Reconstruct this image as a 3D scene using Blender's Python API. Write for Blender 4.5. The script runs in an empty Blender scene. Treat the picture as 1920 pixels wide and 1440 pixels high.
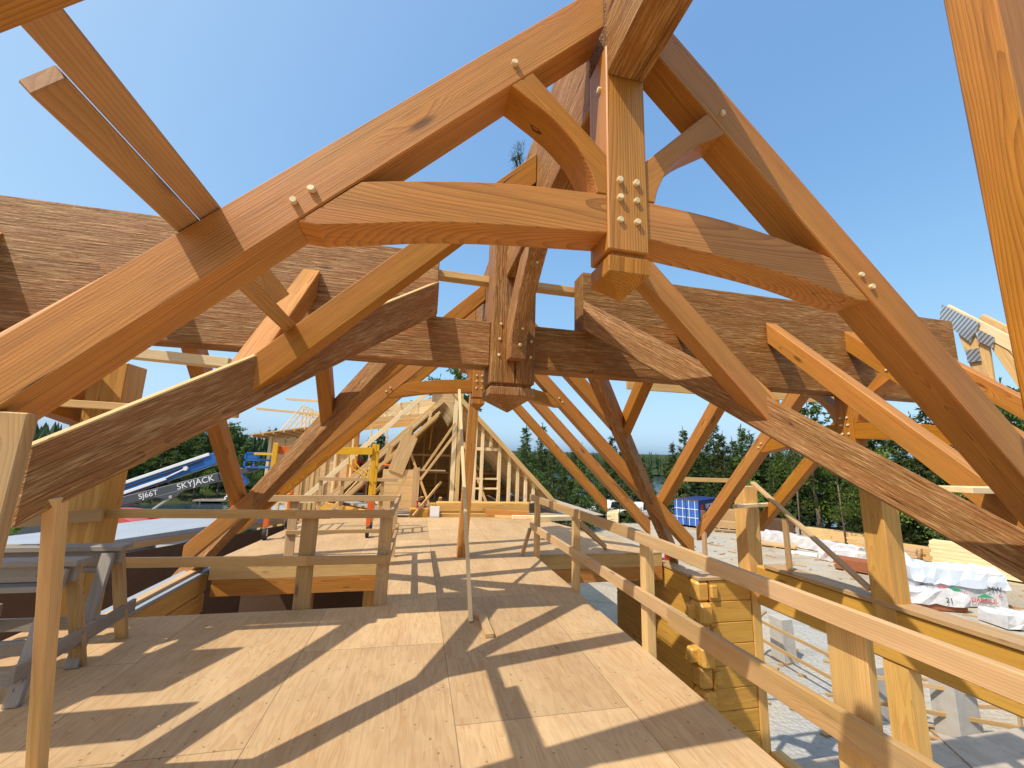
import bpy, bmesh, math, random
from mathutils import Vector, Matrix
random.seed(7)
SC = bpy.context.scene
COL = SC.collection
R = math.radians

# ------------------------------------------------------------------ camera, sky, sun, exposure
cam_d = bpy.data.cameras.new("camera"); cam = bpy.data.objects.new("camera", cam_d); COL.objects.link(cam)
cam_d.sensor_fit = 'HORIZONTAL'; cam_d.sensor_width = 36.0; cam_d.lens = 36.0 * 770.0 / 1920.0
cam_d.clip_start = 0.05; cam_d.clip_end = 3000
YAW, PIT, ROL = 0.217192, 0.179909, 0.029069
_f = Vector((math.sin(YAW) * math.cos(PIT), math.cos(YAW) * math.cos(PIT), math.sin(PIT)))
_r = Vector((math.cos(YAW), -math.sin(YAW), 0)); _u = _r.cross(_f)
_r2 = _r * math.cos(ROL) + _u * math.sin(ROL); _u2 = -_r * math.sin(ROL) + _u * math.cos(ROL)
_m = Matrix((_r2, _u2, -_f)).transposed().to_4x4(); _m.translation = Vector((0, 0, 1.7))
cam.matrix_world = _m
SC.camera = cam

SUN_TRAVEL = Vector((0.635, 0.35, -1.0)).normalized()      # direction sunlight moves in
sun_el = math.asin(-SUN_TRAVEL.z)
sun_az = math.atan2(-SUN_TRAVEL.x, -SUN_TRAVEL.y)          # compass angle of the sun, clockwise from +Y
sl = bpy.data.lights.new("sun", 'SUN'); sl.energy = 3.05; sl.angle = R(0.53); sl.color = (1.0, 0.93, 0.82)
so = bpy.data.objects.new("sun", sl); COL.objects.link(so)
so.rotation_euler = SUN_TRAVEL.to_track_quat('-Z', 'Y').to_euler(); so.location = (-20, -10, 40)
world = bpy.data.worlds.new("World"); SC.world = world; world.use_nodes = True
wn, wl = world.node_tree.nodes, world.node_tree.links
sky = wn.new('ShaderNodeTexSky'); sky.sky_type = 'NISHITA'; sky.sun_disc = False
sky.sun_elevation = sun_el; sky.sun_rotation = sun_az
sky.air_density = 0.7; sky.dust_density = 5.0; sky.ozone_density = 3.0; sky.altitude = 650
# a soft shoulder and white balance on the sky's radiance, the same for every ray
sh1 = wn.new('ShaderNodeVectorMath'); sh1.operation = 'MULTIPLY_ADD'; sh1.inputs[1].default_value = (0.15, 0.35, 0.60); sh1.inputs[2].default_value = (1, 1, 1)
sh2 = wn.new('ShaderNodeVectorMath'); sh2.operation = 'DIVIDE'
sh3 = wn.new('ShaderNodeVectorMath'); sh3.operation = 'MULTIPLY'; sh3.inputs[1].default_value = (1.48, 2.35, 3.6)
wl.new(sky.outputs[0], sh1.inputs[0]); wl.new(sky.outputs[0], sh2.inputs[0]); wl.new(sh1.outputs[0], sh2.inputs[1]); wl.new(sh2.outputs[0], sh3.inputs[0])
wl.new(sh3.outputs[0], wn['Background'].inputs['Color']); wn['Background'].inputs['Strength'].default_value = 0.15
SC.view_settings.view_transform = 'Standard'; SC.view_settings.look = 'None'
SC.view_settings.exposure = 0.7; SC.view_settings.gamma = 1.0
SC.cycles.max_bounces = 6; SC.cycles.diffuse_bounces = 4; SC.cycles.transparent_max_bounces = 8

# ------------------------------------------------------------------ materials
def newmat(name):
    m = bpy.data.materials.new(name); m.use_nodes = True
    nt = m.node_tree; b = nt.nodes['Principled BSDF']
    return m, nt, b
def N(nt, t, **kw):
    n = nt.nodes.new(t)
    for k, v in kw.items():
        if k.startswith('i_'):
            key = k[2:]; key = int(key) if key.isdigit() else key
            n.inputs[key].default_value = v
        else: setattr(n, k, v)
    return n
def L(nt, a, b): nt.links.new(a, b)
def math_(nt, op, a, b=None, c=None):
    n = nt.nodes.new('ShaderNodeMath'); n.operation = op
    for i, x in enumerate((a, b, c)):
        if x is None: continue
        if isinstance(x, (int, float)): n.inputs[i].default_value = x
        else: nt.links.new(x, n.inputs[i])
    return n.outputs[0]
def scalev(nt, v, s):
    n = nt.nodes.new('ShaderNodeVectorMath'); n.operation = 'MULTIPLY'
    nt.links.new(v, n.inputs[0]); n.inputs[1].default_value = s
    return n.outputs[0]
def noise(nt, v, scale=1.0, detail=3, rough=0.55):
    n = nt.nodes.new('ShaderNodeTexNoise'); n.inputs['Scale'].default_value = scale
    n.inputs['Detail'].default_value = detail; n.inputs['Roughness'].default_value = rough
    nt.links.new(v, n.inputs['Vector']); return n.outputs['Fac']
def ramp(nt, f, stops):
    n = nt.nodes.new('ShaderNodeValToRGB'); e = n.color_ramp.elements
    while len(e) < len(stops): e.new(0.5)
    for i, (p, c) in enumerate(stops):
        e[i].position = p; e[i].color = (*c, 1) if len(c) == 3 else c
    nt.links.new(f, n.inputs[0]); return n.outputs[0]
def mix(nt, f, a, b, mode='MIX'):
    n = nt.nodes.new('ShaderNodeMix'); n.data_type = 'RGBA'; n.blend_type = mode
    for x, i in ((f, 0), (a, 6), (b, 7)):
        if isinstance(x, (int, float)): n.inputs[i].default_value = x
        elif isinstance(x, tuple): n.inputs[i].default_value = (*x, 1)
        else: nt.links.new(x, n.inputs[i])
    return n.outputs[2]
def mapr(nt, f, a, b, c=0.0, d=1.0):
    n = nt.nodes.new('ShaderNodeMapRange'); nt.links.new(f, n.inputs[0])
    for i, x in enumerate((a, b, c, d)): n.inputs[i + 1].default_value = x
    return n.outputs[0]

def wood(name, early, late, ring=0.011, rough=0.55, knots=0.8, fibre=0.25, tone=0.25, streak=None, streak_amt=0.0, bump=0.15, crack=0.5, weather=None, spec=0.3, nails=0.0):
    m, nt, b = newmat(name)
    at = N(nt, 'ShaderNodeAttribute'); at.attribute_name = 'gr'
    v = at.outputs['Vector']
    sep = N(nt, 'ShaderNodeSeparateXYZ'); L(nt, v, sep.inputs[0])
    # knots
    vk = scalev(nt, v, (1.6, 6.0, 6.0))
    vor = N(nt, 'ShaderNodeTexVoronoi'); vor.inputs['Scale'].default_value = 1.0; vor.inputs['Randomness'].default_value = 1.0
    L(nt, vk, vor.inputs['Vector']); kd = vor.outputs['Distance']
    sepc = N(nt, 'ShaderNodeSeparateColor'); L(nt, vor.outputs['Color'], sepc.inputs[0])
    ksel = math_(nt, 'GREATER_THAN', sepc.outputs[0], 1.0 - 0.55 * knots)
    knear = math_(nt, 'MULTIPLY', mapr(nt, kd, 0.42, 0.0), ksel)
    kcore = math_(nt, 'MULTIPLY', mapr(nt, kd, 0.15, 0.06), ksel)
    # rings
    wob1 = noise(nt, scalev(nt, v, (0.9, 5, 5)), 1.0, 2)
    wob2 = noise(nt, scalev(nt, v, (0.45, 1.6, 1.6)), 1.0, 1)
    aa = math_(nt, 'ADD', sep.outputs[1], math_(nt, 'MULTIPLY', math_(nt, 'SUBTRACT', wob2, 0.5), 0.16))
    bb = sep.outputs[2]
    r = math_(nt, 'SQRT', math_(nt, 'ADD', math_(nt, 'MULTIPLY', aa, aa), math_(nt, 'MULTIPLY', bb, bb)))
    r = math_(nt, 'ADD', r, math_(nt, 'MULTIPLY', math_(nt, 'SUBTRACT', wob1, 0.5), 0.03))
    r = math_(nt, 'ADD', r, math_(nt, 'MULTIPLY', knear, 0.05))
    saw = math_(nt, 'FRACT', math_(nt, 'DIVIDE', r, ring))
    sawp = math_(nt, 'POWER', saw, 2.2)
    fib = noise(nt, scalev(nt, v, (3.0, 140, 140)), 1.0, 3, 0.6)
    big = noise(nt, scalev(nt, v, (0.7, 4, 4)), 1.0, 3)
    f = math_(nt, 'ADD', math_(nt, 'MULTIPLY', sawp, 0.75), math_(nt, 'MULTIPLY', math_(nt, 'SUBTRACT', fib, 0.5), fibre * 2.0))
    f = math_(nt, 'ADD', f, math_(nt, 'MULTIPLY', math_(nt, 'SUBTRACT', big, 0.5), tone * 2.2))
    col = ramp(nt, f, [(0.0, early), (0.45, tuple(0.6 * e + 0.4 * l for e, l in zip(early, late))), (1.0, late)])
    dk = mapr(nt, noise(nt, scalev(nt, v, (0.9, 75, 75)), 1.0, 3, 0.6), 0.58, 0.74)
    col = mix(nt, math_(nt, 'MULTIPLY', dk, 0.45 * min(1, fibre * 2.5)), col, tuple(c * 0.55 for c in late))
    mot = noise(nt, scalev(nt, v, (1.3, 14, 14)), 1.0, 4, 0.65)
    mh = N(nt, 'ShaderNodeHueSaturation'); L(nt, col, mh.inputs['Color']); L(nt, mapr(nt, mot, 0.3, 0.7, 0.84, 1.14), mh.inputs['Value']); L(nt, mapr(nt, big, 0.3, 0.7, 0.493, 0.507), mh.inputs['Hue']); col = mh.outputs[0]
    if streak:
        st = noise(nt, scalev(nt, v, (6.0, 105, 105)), 1.0, 4, 0.7)
        stb = noise(nt, scalev(nt, v, (1.2, 9, 9)), 1.0, 2)
        sf = mapr(nt, math_(nt, 'ADD', st, math_(nt, 'MULTIPLY', stb, 0.35)), 0.66, 0.86)
        col = mix(nt, math_(nt, 'MULTIPLY', sf, streak_amt), col, streak)
    col = mix(nt, math_(nt, 'MULTIPLY', kcore, 0.75), col, tuple(c * 0.32 for c in late))
    if crack:
        cn = noise(nt, scalev(nt, v, (0.35, 9, 9)), 1.0, 1)
        ck = mapr(nt, math_(nt, 'ABSOLUTE', math_(nt, 'SUBTRACT', cn, 0.42)), 0.0035, 0.001)
        cm = mapr(nt, noise(nt, scalev(nt, v, (0.6, 1, 1)), 1.0, 0), 0.45, 0.6)
        ck = math_(nt, 'MULTIPLY', math_(nt, 'MULTIPLY', ck, cm), crack)
        col = mix(nt, ck, col, tuple(c * 0.2 for c in late))
    if weather:
        wf = mapr(nt, noise(nt, scalev(nt, v, (2.0, 5, 5)), 1.0, 4, 0.65), 0.38, 0.68)
        col = mix(nt, math_(nt, 'MULTIPLY', wf, weather[1]), col, weather[0])
    if nails:
        vn = N(nt, 'ShaderNodeTexVoronoi'); vn.inputs['Scale'].default_value = 1.0
        L(nt, scalev(nt, v, (7, 22, 22)), vn.inputs['Vector'])
        nf = mapr(nt, vn.outputs['Distance'], 0.11, 0.06)
        nb = mapr(nt, noise(nt, scalev(nt, v, (1.5, 1, 1)), 1.0, 0), 0.55, 0.62)
        col = mix(nt, math_(nt, 'MULTIPLY', math_(nt, 'MULTIPLY', nf, nb), nails), col, (0.03, 0.02, 0.015))
    oi = N(nt, 'ShaderNodeObjectInfo')
    hs = N(nt, 'ShaderNodeHueSaturation'); L(nt, col, hs.inputs['Color'])
    L(nt, mapr(nt, oi.outputs['Random'], 0, 1, 0.88, 1.12), hs.inputs['Value'])
    L(nt, mapr(nt, oi.outputs['Random'], 0, 1, 1.05, 0.95), hs.inputs['Saturation'])
    L(nt, hs.outputs[0], b.inputs['Base Color'])
    b.inputs['Roughness'].default_value = rough; b.inputs['Specular IOR Level'].default_value = spec
    bp = N(nt, 'ShaderNodeBump'); bp.inputs['Strength'].default_value = bump; bp.inputs['Distance'].default_value = 0.004
    hgt_ = math_(nt, 'SUBTRACT', fib, math_(nt, 'MULTIPLY', sawp, 0.4))
    if streak:
        bp.inputs['Distance'].default_value = 0.010
        rel = noise(nt, scalev(nt, v, (3.5, 60, 60)), 1.0, 4, 0.65)
        hgt_ = math_(nt, 'ADD', math_(nt, 'MULTIPLY', hgt_, 0.35), math_(nt, 'MULTIPLY', rel, 1.5))
    L(nt, hgt_, bp.inputs['Height']); L(nt, bp.outputs[0], b.inputs['Normal'])
    return m

M = {}
M['stain'] = wood('stained_timber', (0.49, 0.205, 0.031), (0.24, 0.078, 0.010), ring=0.0095, knots=0.75, fibre=0.40, tone=0.32, bump=0.28, crack=0.9, rough=0.5, spec=0.35)
M['rough'] = wood('rough_sawn_dark_timber', (0.33, 0.138, 0.032), (0.115, 0.040, 0.008), ring=0.011, knots=0.5, fibre=0.8, tone=0.45, streak=(0.64, 0.40, 0.17), streak_amt=0.65, bump=0.9, rough=0.6, crack=0.8)
M['pale'] = wood('pale_spruce_lumber', (0.66, 0.43, 0.18), (0.50, 0.285, 0.095), ring=0.012, knots=0.6, fibre=0.12, tone=0.14, bump=0.06, crack=0.0, nails=0.6)
M['fresh'] = wood('fresh_bright_lumber', (0.80, 0.63, 0.36), (0.68, 0.49, 0.24), ring=0.012, knots=0.4, fibre=0.1, tone=0.1, bump=0.05, crack=0.0)
M['used'] = wood('used_scaffold_lumber', (0.53, 0.335, 0.145), (0.37, 0.205, 0.078), ring=0.013, knots=0.7, fibre=0.2, tone=0.3, bump=0.12, crack=0.4, weather=((0.40, 0.31, 0.21), 0.35), nails=1.0)
M['deckboard'] = wood('brown_roof_board', (0.50, 0.27, 0.095), (0.34, 0.15, 0.045), ring=0.013, knots=0.9, fibre=0.2, tone=0.3, bump=0.1, crack=0.2, weather=((0.22, 0.17, 0.12), 0.3), nails=0.6)
M['grey'] = wood('weathered_grey_lumber', (0.33, 0.28, 0.22), (0.19, 0.155, 0.12), ring=0.012, knots=0.5, fibre=0.35, tone=0.35, bump=0.3, crack=0.8, weather=((0.27, 0.255, 0.235), 0.7), nails=0.8)
M['log'] = wood('golden_sealed_log', (0.66, 0.37, 0.085), (0.52, 0.25, 0.045), ring=0.014, knots=0.9, fibre=0.12, tone=0.2, bump=0.08, crack=0.6, rough=0.42, spec=0.4)
M['post'] = wood('golden_sealed_post', (0.62, 0.35, 0.10), (0.47, 0.225, 0.05), ring=0.014, knots=0.4, fibre=0.15, tone=0.2, bump=0.1, crack=0.8, rough=0.45)
M['osb'] = wood('sheathing_panel', (0.66, 0.44, 0.21), (0.52, 0.31, 0.13), ring=0.05, knots=0.0, fibre=0.5, tone=0.3, bump=0.1, crack=0.0)

def plain(name, c, rough=0.6, metal=0.0, var=0.12, scale=6.0, spec=0.4):
    m, nt, b = newmat(name)
    tc = N(nt, 'ShaderNodeTexCoord')
    n1 = noise(nt, tc.outputs['Object'], scale, 4, 0.6)
    n2 = noise(nt, tc.outputs['Object'], scale * 7, 3, 0.6)
    f = math_(nt, 'ADD', math_(nt, 'MULTIPLY', n1, 0.7), math_(nt, 'MULTIPLY', n2, 0.3))
    col = ramp(nt, f, [(0.25, tuple(x * (1 - var) for x in c)), (0.75, tuple(min(1, x * (1 + var)) for x in c))])
    L(nt, col, b.inputs['Base Color']); b.inputs['Roughness'].default_value = rough; b.inputs['Metallic'].default_value = metal
    b.inputs['Specular IOR Level'].default_value = spec
    return m
M['peg'] = plain('pale_peg_wood', (0.72, 0.60, 0.36), 0.6, var=0.08, scale=30)
M['steel'] = plain('galvanised_plate', (0.42, 0.45, 0.48), 0.4, 0.7, 0.2, 20)
M['yellow'] = plain('yellow_paint', (0.72, 0.40, 0.02), 0.45, var=0.1)
M['orange'] = plain('orange_paint', (0.68, 0.13, 0.02), 0.45, var=0.12)
M['red'] = plain('red_paint', (0.45, 0.03, 0.025), 0.4, var=0.15)
M['redhull'] = plain('faded_red_fibreglass', (0.62, 0.12, 0.09), 0.35, var=0.1)
M['rubber'] = plain('black_rubber', (0.02, 0.02, 0.022), 0.7)
M['chrome'] = plain('caster_metal', (0.55, 0.55, 0.55), 0.35, 0.6)
M['blue'] = plain('blue_lift_paint', (0.02, 0.12, 0.38), 0.35, var=0.1)
M['boomgrey'] = plain('dark_grey_lift_paint', (0.075, 0.082, 0.09), 0.4, var=0.1)
M['white'] = plain('white_paint', (0.78, 0.79, 0.78), 0.45, var=0.06)
M['letter'] = plain('white_letter_vinyl', (0.8, 0.8, 0.8), 0.5, var=0.02)
M['ink'] = plain('black_marker', (0.03, 0.03, 0.05), 0.6, var=0.02)
M['redink'] = plain('red_print', (0.62, 0.05, 0.05), 0.6, var=0.05)
M['greenink'] = plain('green_print', (0.05, 0.30, 0.14), 0.6, var=0.05)
M['tarp'] = plain('blue_tarp_cloth', (0.03, 0.17, 0.48), 0.4, var=0.15)
M['greytarp'] = plain('pale_blue_grey_tarp', (0.55, 0.60, 0.66), 0.45, var=0.06, scale=3)
M['concrete'] = plain('raw_concrete', (0.42, 0.39, 0.34), 0.85, var=0.16, scale=5)
M['membrane'] = plain('pale_roof_membrane', (0.31, 0.345, 0.38), 0.6, var=0.12, scale=2)
M['shade'] = plain('dark_and_shaded_boards', (0.10, 0.055, 0.03), 0.8, var=0.2)  # dark boards; on the low roof's wall the dark is painted shade
M['cont'] = plain('container_blue', (0.018, 0.04, 0.15), 0.45, var=0.2, scale=2)
M['contdoor'] = plain('container_door_blue', (0.035, 0.12, 0.42), 0.45, var=0.35, scale=1.5)
M['glass'] = plain('vehicle_glass', (0.03, 0.035, 0.04), 0.1)
M['brownpack'] = plain('red_brown_boards', (0.30, 0.10, 0.04), 0.6, var=0.15)
M['green'] = plain('green_kayak_plastic', (0.10, 0.62, 0.05), 0.4)
M['rockgrey'] = plain('grey_rock', (0.30, 0.29, 0.27), 0.9, var=0.3)

m, nt, b = newmat('toothed_truss_plate'); tc = N(nt, 'ShaderNodeTexCoord'); wv = N(nt, 'ShaderNodeTexWave'); wv.inputs['Scale'].default_value = 9.0; wv.bands_direction = 'DIAGONAL'
L(nt, tc.outputs['Object'], wv.inputs['Vector']); L(nt, ramp(nt, wv.outputs['Fac'], [(0.35, (0.22, 0.24, 0.26)), (0.65, (0.55, 0.58, 0.61))]), b.inputs['Base Color']); b.inputs['Metallic'].default_value = 0.6; b.inputs['Roughness'].default_value = 0.4
M['plate'] = m
# white printed wrap with crumple bump
m, nt, b = newmat('white_lumber_wrap'); tc = N(nt, 'ShaderNodeTexCoord')
f = noise(nt, tc.outputs['Object'], 3.0, 4); L(nt, ramp(nt, f, [(0.3, (0.50, 0.50, 0.51)), (0.7, (0.64, 0.63, 0.62))]), b.inputs['Base Color'])
b.inputs['Roughness'].default_value = 0.4
bp = N(nt, 'ShaderNodeBump'); bp.inputs['Strength'].default_value = 0.6; bp.inputs['Distance'].default_value = 0.05
L(nt, noise(nt, tc.outputs['Object'], 5.0, 3, 0.6), bp.inputs['Height']); L(nt, bp.outputs[0], b.inputs['Normal'])
M['wrap'] = m

def floor_mat(name, base, dark, sx=1.22, sy=2.44, ox=0.35, oy=0.55, alt=None, dirt=0.35):
    m, nt, b = newmat(name)
    g = N(nt, 'ShaderNodeNewGeometry'); p = g.outputs['Position']
    s = N(nt, 'ShaderNodeSeparateXYZ'); L(nt, p, s.inputs[0])
    X = math_(nt, 'DIVIDE', math_(nt, 'SUBTRACT', s.outputs[0], ox), sx)
    ix = math_(nt, 'FLOOR', X); fx = math_(nt, 'FRACT', X)
    Y = math_(nt, 'DIVIDE', math_(nt, 'ADD', math_(nt, 'SUBTRACT', s.outputs[1], oy), math_(nt, 'MULTIPLY', math_(nt, 'MODULO', math_(nt, 'ABSOLUTE', ix), 2.0), sy / 2)), sy)
    iy = math_(nt, 'FLOOR', Y); fy = math_(nt, 'FRACT', Y)
    cmb = N(nt, 'ShaderNodeCombineXYZ'); L(nt, ix, cmb.inputs[0]); L(nt, iy, cmb.inputs[1])
    wnz = N(nt, 'ShaderNodeTexWhiteNoise'); wnz.noise_dimensions = '2D'; L(nt, cmb.outputs[0], wnz.inputs['Vector'])
    off = N(nt, 'ShaderNodeVectorMath'); off.operation = 'MULTIPLY_ADD'; L(nt, wnz.outputs['Color'], off.inputs[0]); off.inputs[1].default_value = (30, 30, 30); L(nt, p, off.inputs[2])
    q = off.outputs[0]
    # rotary-cut veneer: contour bands of a stretched noise
    h = noise(nt, scalev(nt, q, (5.5, 0.75, 1)), 1.0, 3, 0.5)
    band = math_(nt, 'FRACT', math_(nt, 'MULTIPLY', h, 11.0))
    band = math_(nt, 'POWER', band, 1.8)
    fib = noise(nt, scalev(nt, q, (120, 5, 1)), 1.0, 3, 0.6)
    blot = noise(nt, scalev(nt, q, (2.6, 0.9, 1)), 1.0, 4, 0.6)
    f = math_(nt, 'ADD', math_(nt, 'MULTIPLY', band, 0.20), math_(nt, 'MULTIPLY', fib, 0.50))
    f = math_(nt, 'ADD', f, math_(nt, 'MULTIPLY', math_(nt, 'SUBTRACT', blot, 0.12), 0.62))
    col = ramp(nt, f, [(0.22, base), (0.52, tuple(0.55 * x + 0.45 * y for x, y in zip(base, dark))), (0.85, dark)])
    red = mapr(nt, noise(nt, scalev(nt, q, (55, 2.2, 1)), 1.0, 3, 0.65), 0.54, 0.70)
    col = mix(nt, math_(nt, 'MULTIPLY', red, 0.42), col, tuple(x * y for x, y in zip(dark, (0.9, 0.8, 0.7))))
    # sheet to sheet tone
    tone = mapr(nt, wnz.outputs['Value'], 0, 1, 0.86, 1.1)
    hs = N(nt, 'ShaderNodeHueSaturation'); L(nt, col, hs.inputs['Color']); L(nt, tone, hs.inputs['Value']); col = hs.outputs[0]
    # plug / football patches and knots
    vo = N(nt, 'ShaderNodeTexVoronoi'); L(nt, scalev(nt, q, (3.4, 2.0, 1)), vo.inputs['Vector']); vo.inputs['Scale'].default_value = 1.0
    pf = mapr(nt, vo.outputs['Distance'], 0.085, 0.06); ps = N(nt, 'ShaderNodeSeparateColor'); L(nt, vo.outputs['Color'], ps.inputs[0])
    col = mix(nt, math_(nt, 'MULTIPLY', math_(nt, 'MULTIPLY', pf, math_(nt, 'GREATER_THAN', ps.outputs[0], 0.72)), 0.65), col, tuple(x * 0.55 for x in dark))
    # dirt and footprints
    d1 = mapr(nt, noise(nt, scalev(nt, p, (1.1, 1.1, 1)), 1.0, 5, 0.65), 0.45, 0.75)
    col = mix(nt, math_(nt, 'MULTIPLY', d1, dirt), col, (0.24, 0.185, 0.13))
    sc = noise(nt, scalev(nt, p, (9, 4, 1)), 1.0, 4, 0.7)
    col = mix(nt, math_(nt, 'MULTIPLY', mapr(nt, sc, 0.66, 0.74), 0.5), col, (0.15, 0.11, 0.075))
    lite = mapr(nt, noise(nt, scalev(nt, p, (14, 14, 1)), 1.0, 3, 0.6), 0.68, 0.76)
    col = mix(nt, math_(nt, 'MULTIPLY', lite, 0.35), col, (0.62, 0.50, 0.36))
    # screws along the joists every 0.4 m
    jx = math_(nt, 'ABSOLUTE', math_(nt, 'SUBTRACT', math_(nt, 'FRACT', math_(nt, 'DIVIDE', s.outputs[1], 0.406)), 0.5))
    jy = math_(nt, 'ABSOLUTE', math_(nt, 'SUBTRACT', math_(nt, 'FRACT', math_(nt, 'DIVIDE', s.outputs[0], 0.2)), 0.5))
    dn = math_(nt, 'SQRT', math_(nt, 'ADD', math_(nt, 'POWER', math_(nt, 'MULTIPLY', jx, 0.406), 2.0), math_(nt, 'POWER', math_(nt, 'MULTIPLY', jy, 0.2), 2.0)))
    col = mix(nt, math_(nt, 'MULTIPLY', mapr(nt, dn, 0.0085, 0.005), 0.7), col, (0.08, 0.055, 0.04))
    # boot scuffs and dark spots
    vs_ = N(nt, 'ShaderNodeTexVoronoi'); L(nt, scalev(nt, p, (2.6, 1.7, 1)), vs_.inputs['Vector']); vs_.inputs['Scale'].default_value = 1.0
    sfm = math_(nt, 'MULTIPLY', mapr(nt, vs_.outputs['Distance'], 0.22, 0.05), mapr(nt, noise(nt, scalev(nt, p, (28, 28, 1)), 1.0, 3, 0.7), 0.48, 0.62))
    col = mix(nt, math_(nt, 'MULTIPLY', sfm, 0.4), col, (0.16, 0.125, 0.09))
    vd = N(nt, 'ShaderNodeTexVoronoi'); L(nt, scalev(nt, p, (13, 9, 1)), vd.inputs['Vector']); vd.inputs['Scale'].default_value = 1.0
    vds = N(nt, 'ShaderNodeSeparateColor'); L(nt, vd.outputs['Color'], vds.inputs[0])
    col = mix(nt, math_(nt, 'MULTIPLY', math_(nt, 'MULTIPLY', mapr(nt, vd.outputs['Distance'], 0.13, 0.07), math_(nt, 'GREATER_THAN', vds.outputs[1], 0.8)), 0.7), col, (0.13, 0.075, 0.04))
    # seams
    ex = math_(nt, 'MINIMUM', fx, math_(nt, 'SUBTRACT', 1.0, fx)); ey = math_(nt, 'MINIMUM', fy, math_(nt, 'SUBTRACT', 1.0, fy))
    seam = math_(nt, 'MAXIMUM', mapr(nt, math_(nt, 'MULTIPLY', ex, sx), 0.004, 0.002), mapr(nt, math_(nt, 'MULTIPLY', ey, sy), 0.004, 0.002))
    col = mix(nt, math_(nt, 'MULTIPLY', seam, 0.6), col, (0.06, 0.04, 0.025))
    L(nt, col, b.inputs['Base Color']); b.inputs['Roughness'].default_value = 0.75; b.inputs['Specular IOR Level'].default_value = 0.2
    bp = N(nt, 'ShaderNodeBump'); bp.inputs['Strength'].default_value = 0.12; bp.inputs['Distance'].default_value = 0.004
    L(nt, fib, bp.inputs['Height']); L(nt, bp.outputs[0], b.inputs['Normal'])
    return m
M['ply'] = floor_mat('plywood_subfloor', (0.61, 0.44, 0.24), (0.42, 0.245, 0.108))
M['plygrey'] = floor_mat('greyed_plywood_floor', (0.50, 0.42, 0.33), (0.36, 0.285, 0.21), ox=0.1, oy=0.2, dirt=0.5)

def gravel():
    m, nt, b = newmat('crushed_gravel'); g = N(nt, 'ShaderNodeNewGeometry'); p = g.outputs['Position']
    a = noise(nt, p, 0.12, 4, 0.6); c = noise(nt, p, 4.0, 4, 0.7)
    vo = N(nt, 'ShaderNodeTexVoronoi'); L(nt, p, vo.inputs['Vector']); vo.inputs['Scale'].default_value = 9.0
    col = ramp(nt, a, [(0.40, (0.41, 0.40, 0.36)), (0.50, (0.52, 0.44, 0.31)), (0.62, (0.40, 0.31, 0.19))])
    col = mix(nt, math_(nt, 'MULTIPLY', c, 0.55), col, (0.20, 0.19, 0.17))
    col = mix(nt, math_(nt, 'MULTIPLY', mapr(nt, vo.outputs['Distance'], 0.0, 0.7, 0.75, 0.0), 0.5), col, (0.55, 0.53, 0.49))
    trk = math_(nt, 'ABSOLUTE', math_(nt, 'SINE', math_(nt, 'ADD', math_(nt, 'MULTIPLY', noise(nt, scalev(nt, p, (0.05, 0.05, 0)), 1.0, 1), 60.0), 0.0)))
    col = mix(nt, math_(nt, 'MULTIPLY', mapr(nt, trk, 0.22, 0.05), 0.35), col, (0.24, 0.21, 0.165))
    # forest floor away from the yard
    s = N(nt, 'ShaderNodeVectorMath'); s.operation = 'DISTANCE'; L(nt, p, s.inputs[0]); s.inputs[1].default_value = (14, 16, -4.3)
    ed = math_(nt, 'ADD', s.outputs['Value'], math_(nt, 'MULTIPLY', math_(nt, 'SUBTRACT', noise(nt, p, 0.25, 3), 0.5), 12.0))
    col = mix(nt, mapr(nt, ed, 31, 35), col, (0.055, 0.062, 0.025))
    L(nt, col, b.inputs['Base Color']); b.inputs['Roughness'].default_value = 0.95; b.inputs['Specular IOR Level'].default_value = 0.1
    bp = N(nt, 'ShaderNodeBump'); bp.inputs['Strength'].default_value = 0.7; bp.inputs['Distance'].default_value = 0.06
    L(nt, math_(nt, 'ADD', c, vo.outputs['Distance']), bp.inputs['Height']); L(nt, bp.outputs[0], b.inputs['Normal'])
    return m
M['gravel'] = gravel()
m, nt, b = newmat('lake'); b.inputs['Base Color'].default_value = (0.02, 0.045, 0.06, 1); b.inputs['Roughness'].default_value = 0.12
g = N(nt, 'ShaderNodeNewGeometry'); bp = N(nt, 'ShaderNodeBump'); bp.inputs['Strength'].default_value = 0.35; bp.inputs['Distance'].default_value = 0.15
L(nt, noise(nt, scalev(nt, g.outputs['Position'], (0.8, 1.6, 1)), 1.0, 4, 0.6), bp.inputs['Height']); L(nt, bp.outputs[0], b.inputs['Normal']); M['lake'] = m
def leaf(name, a, c, scale=0.7):
    m, nt, b = newmat(name); tc = N(nt, 'ShaderNodeTexCoord')
    f = noise(nt, tc.outputs['Object'], scale, 3, 0.6); oi = N(nt, 'ShaderNodeObjectInfo')
    col = ramp(nt, f, [(0.3, a), (0.7, c)])
    hs = N(nt, 'ShaderNodeHueSaturation'); L(nt, col, hs.inputs['Color'])
    L(nt, mapr(nt, oi.outputs['Random'], 0, 1, 0.7, 1.35), hs.inputs['Value']); L(nt, mapr(nt, oi.outputs['Random'], 0, 1, 0.485, 0.51), hs.inputs['Hue'])
    L(nt, hs.outputs[0], b.inputs['Base Color']); b.inputs['Roughness'].default_value = 0.65; b.inputs['Specular IOR Level'].default_value = 0.2
    tr = N(nt, 'ShaderNodeBsdfTranslucent'); L(nt, hs.outputs[0], tr.inputs['Color'])
    ms = N(nt, 'ShaderNodeMixShader'); ms.inputs[0].default_value = 0.3
    L(nt, b.outputs[0], ms.inputs[1]); L(nt, tr.outputs[0], ms.inputs[2]); L(nt, ms.outputs[0], nt.nodes['Material Output'].inputs['Surface'])
    return m
M['spruce'] = leaf('spruce_needles', (0.036, 0.070, 0.022), (0.105, 0.155, 0.036))
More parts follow.
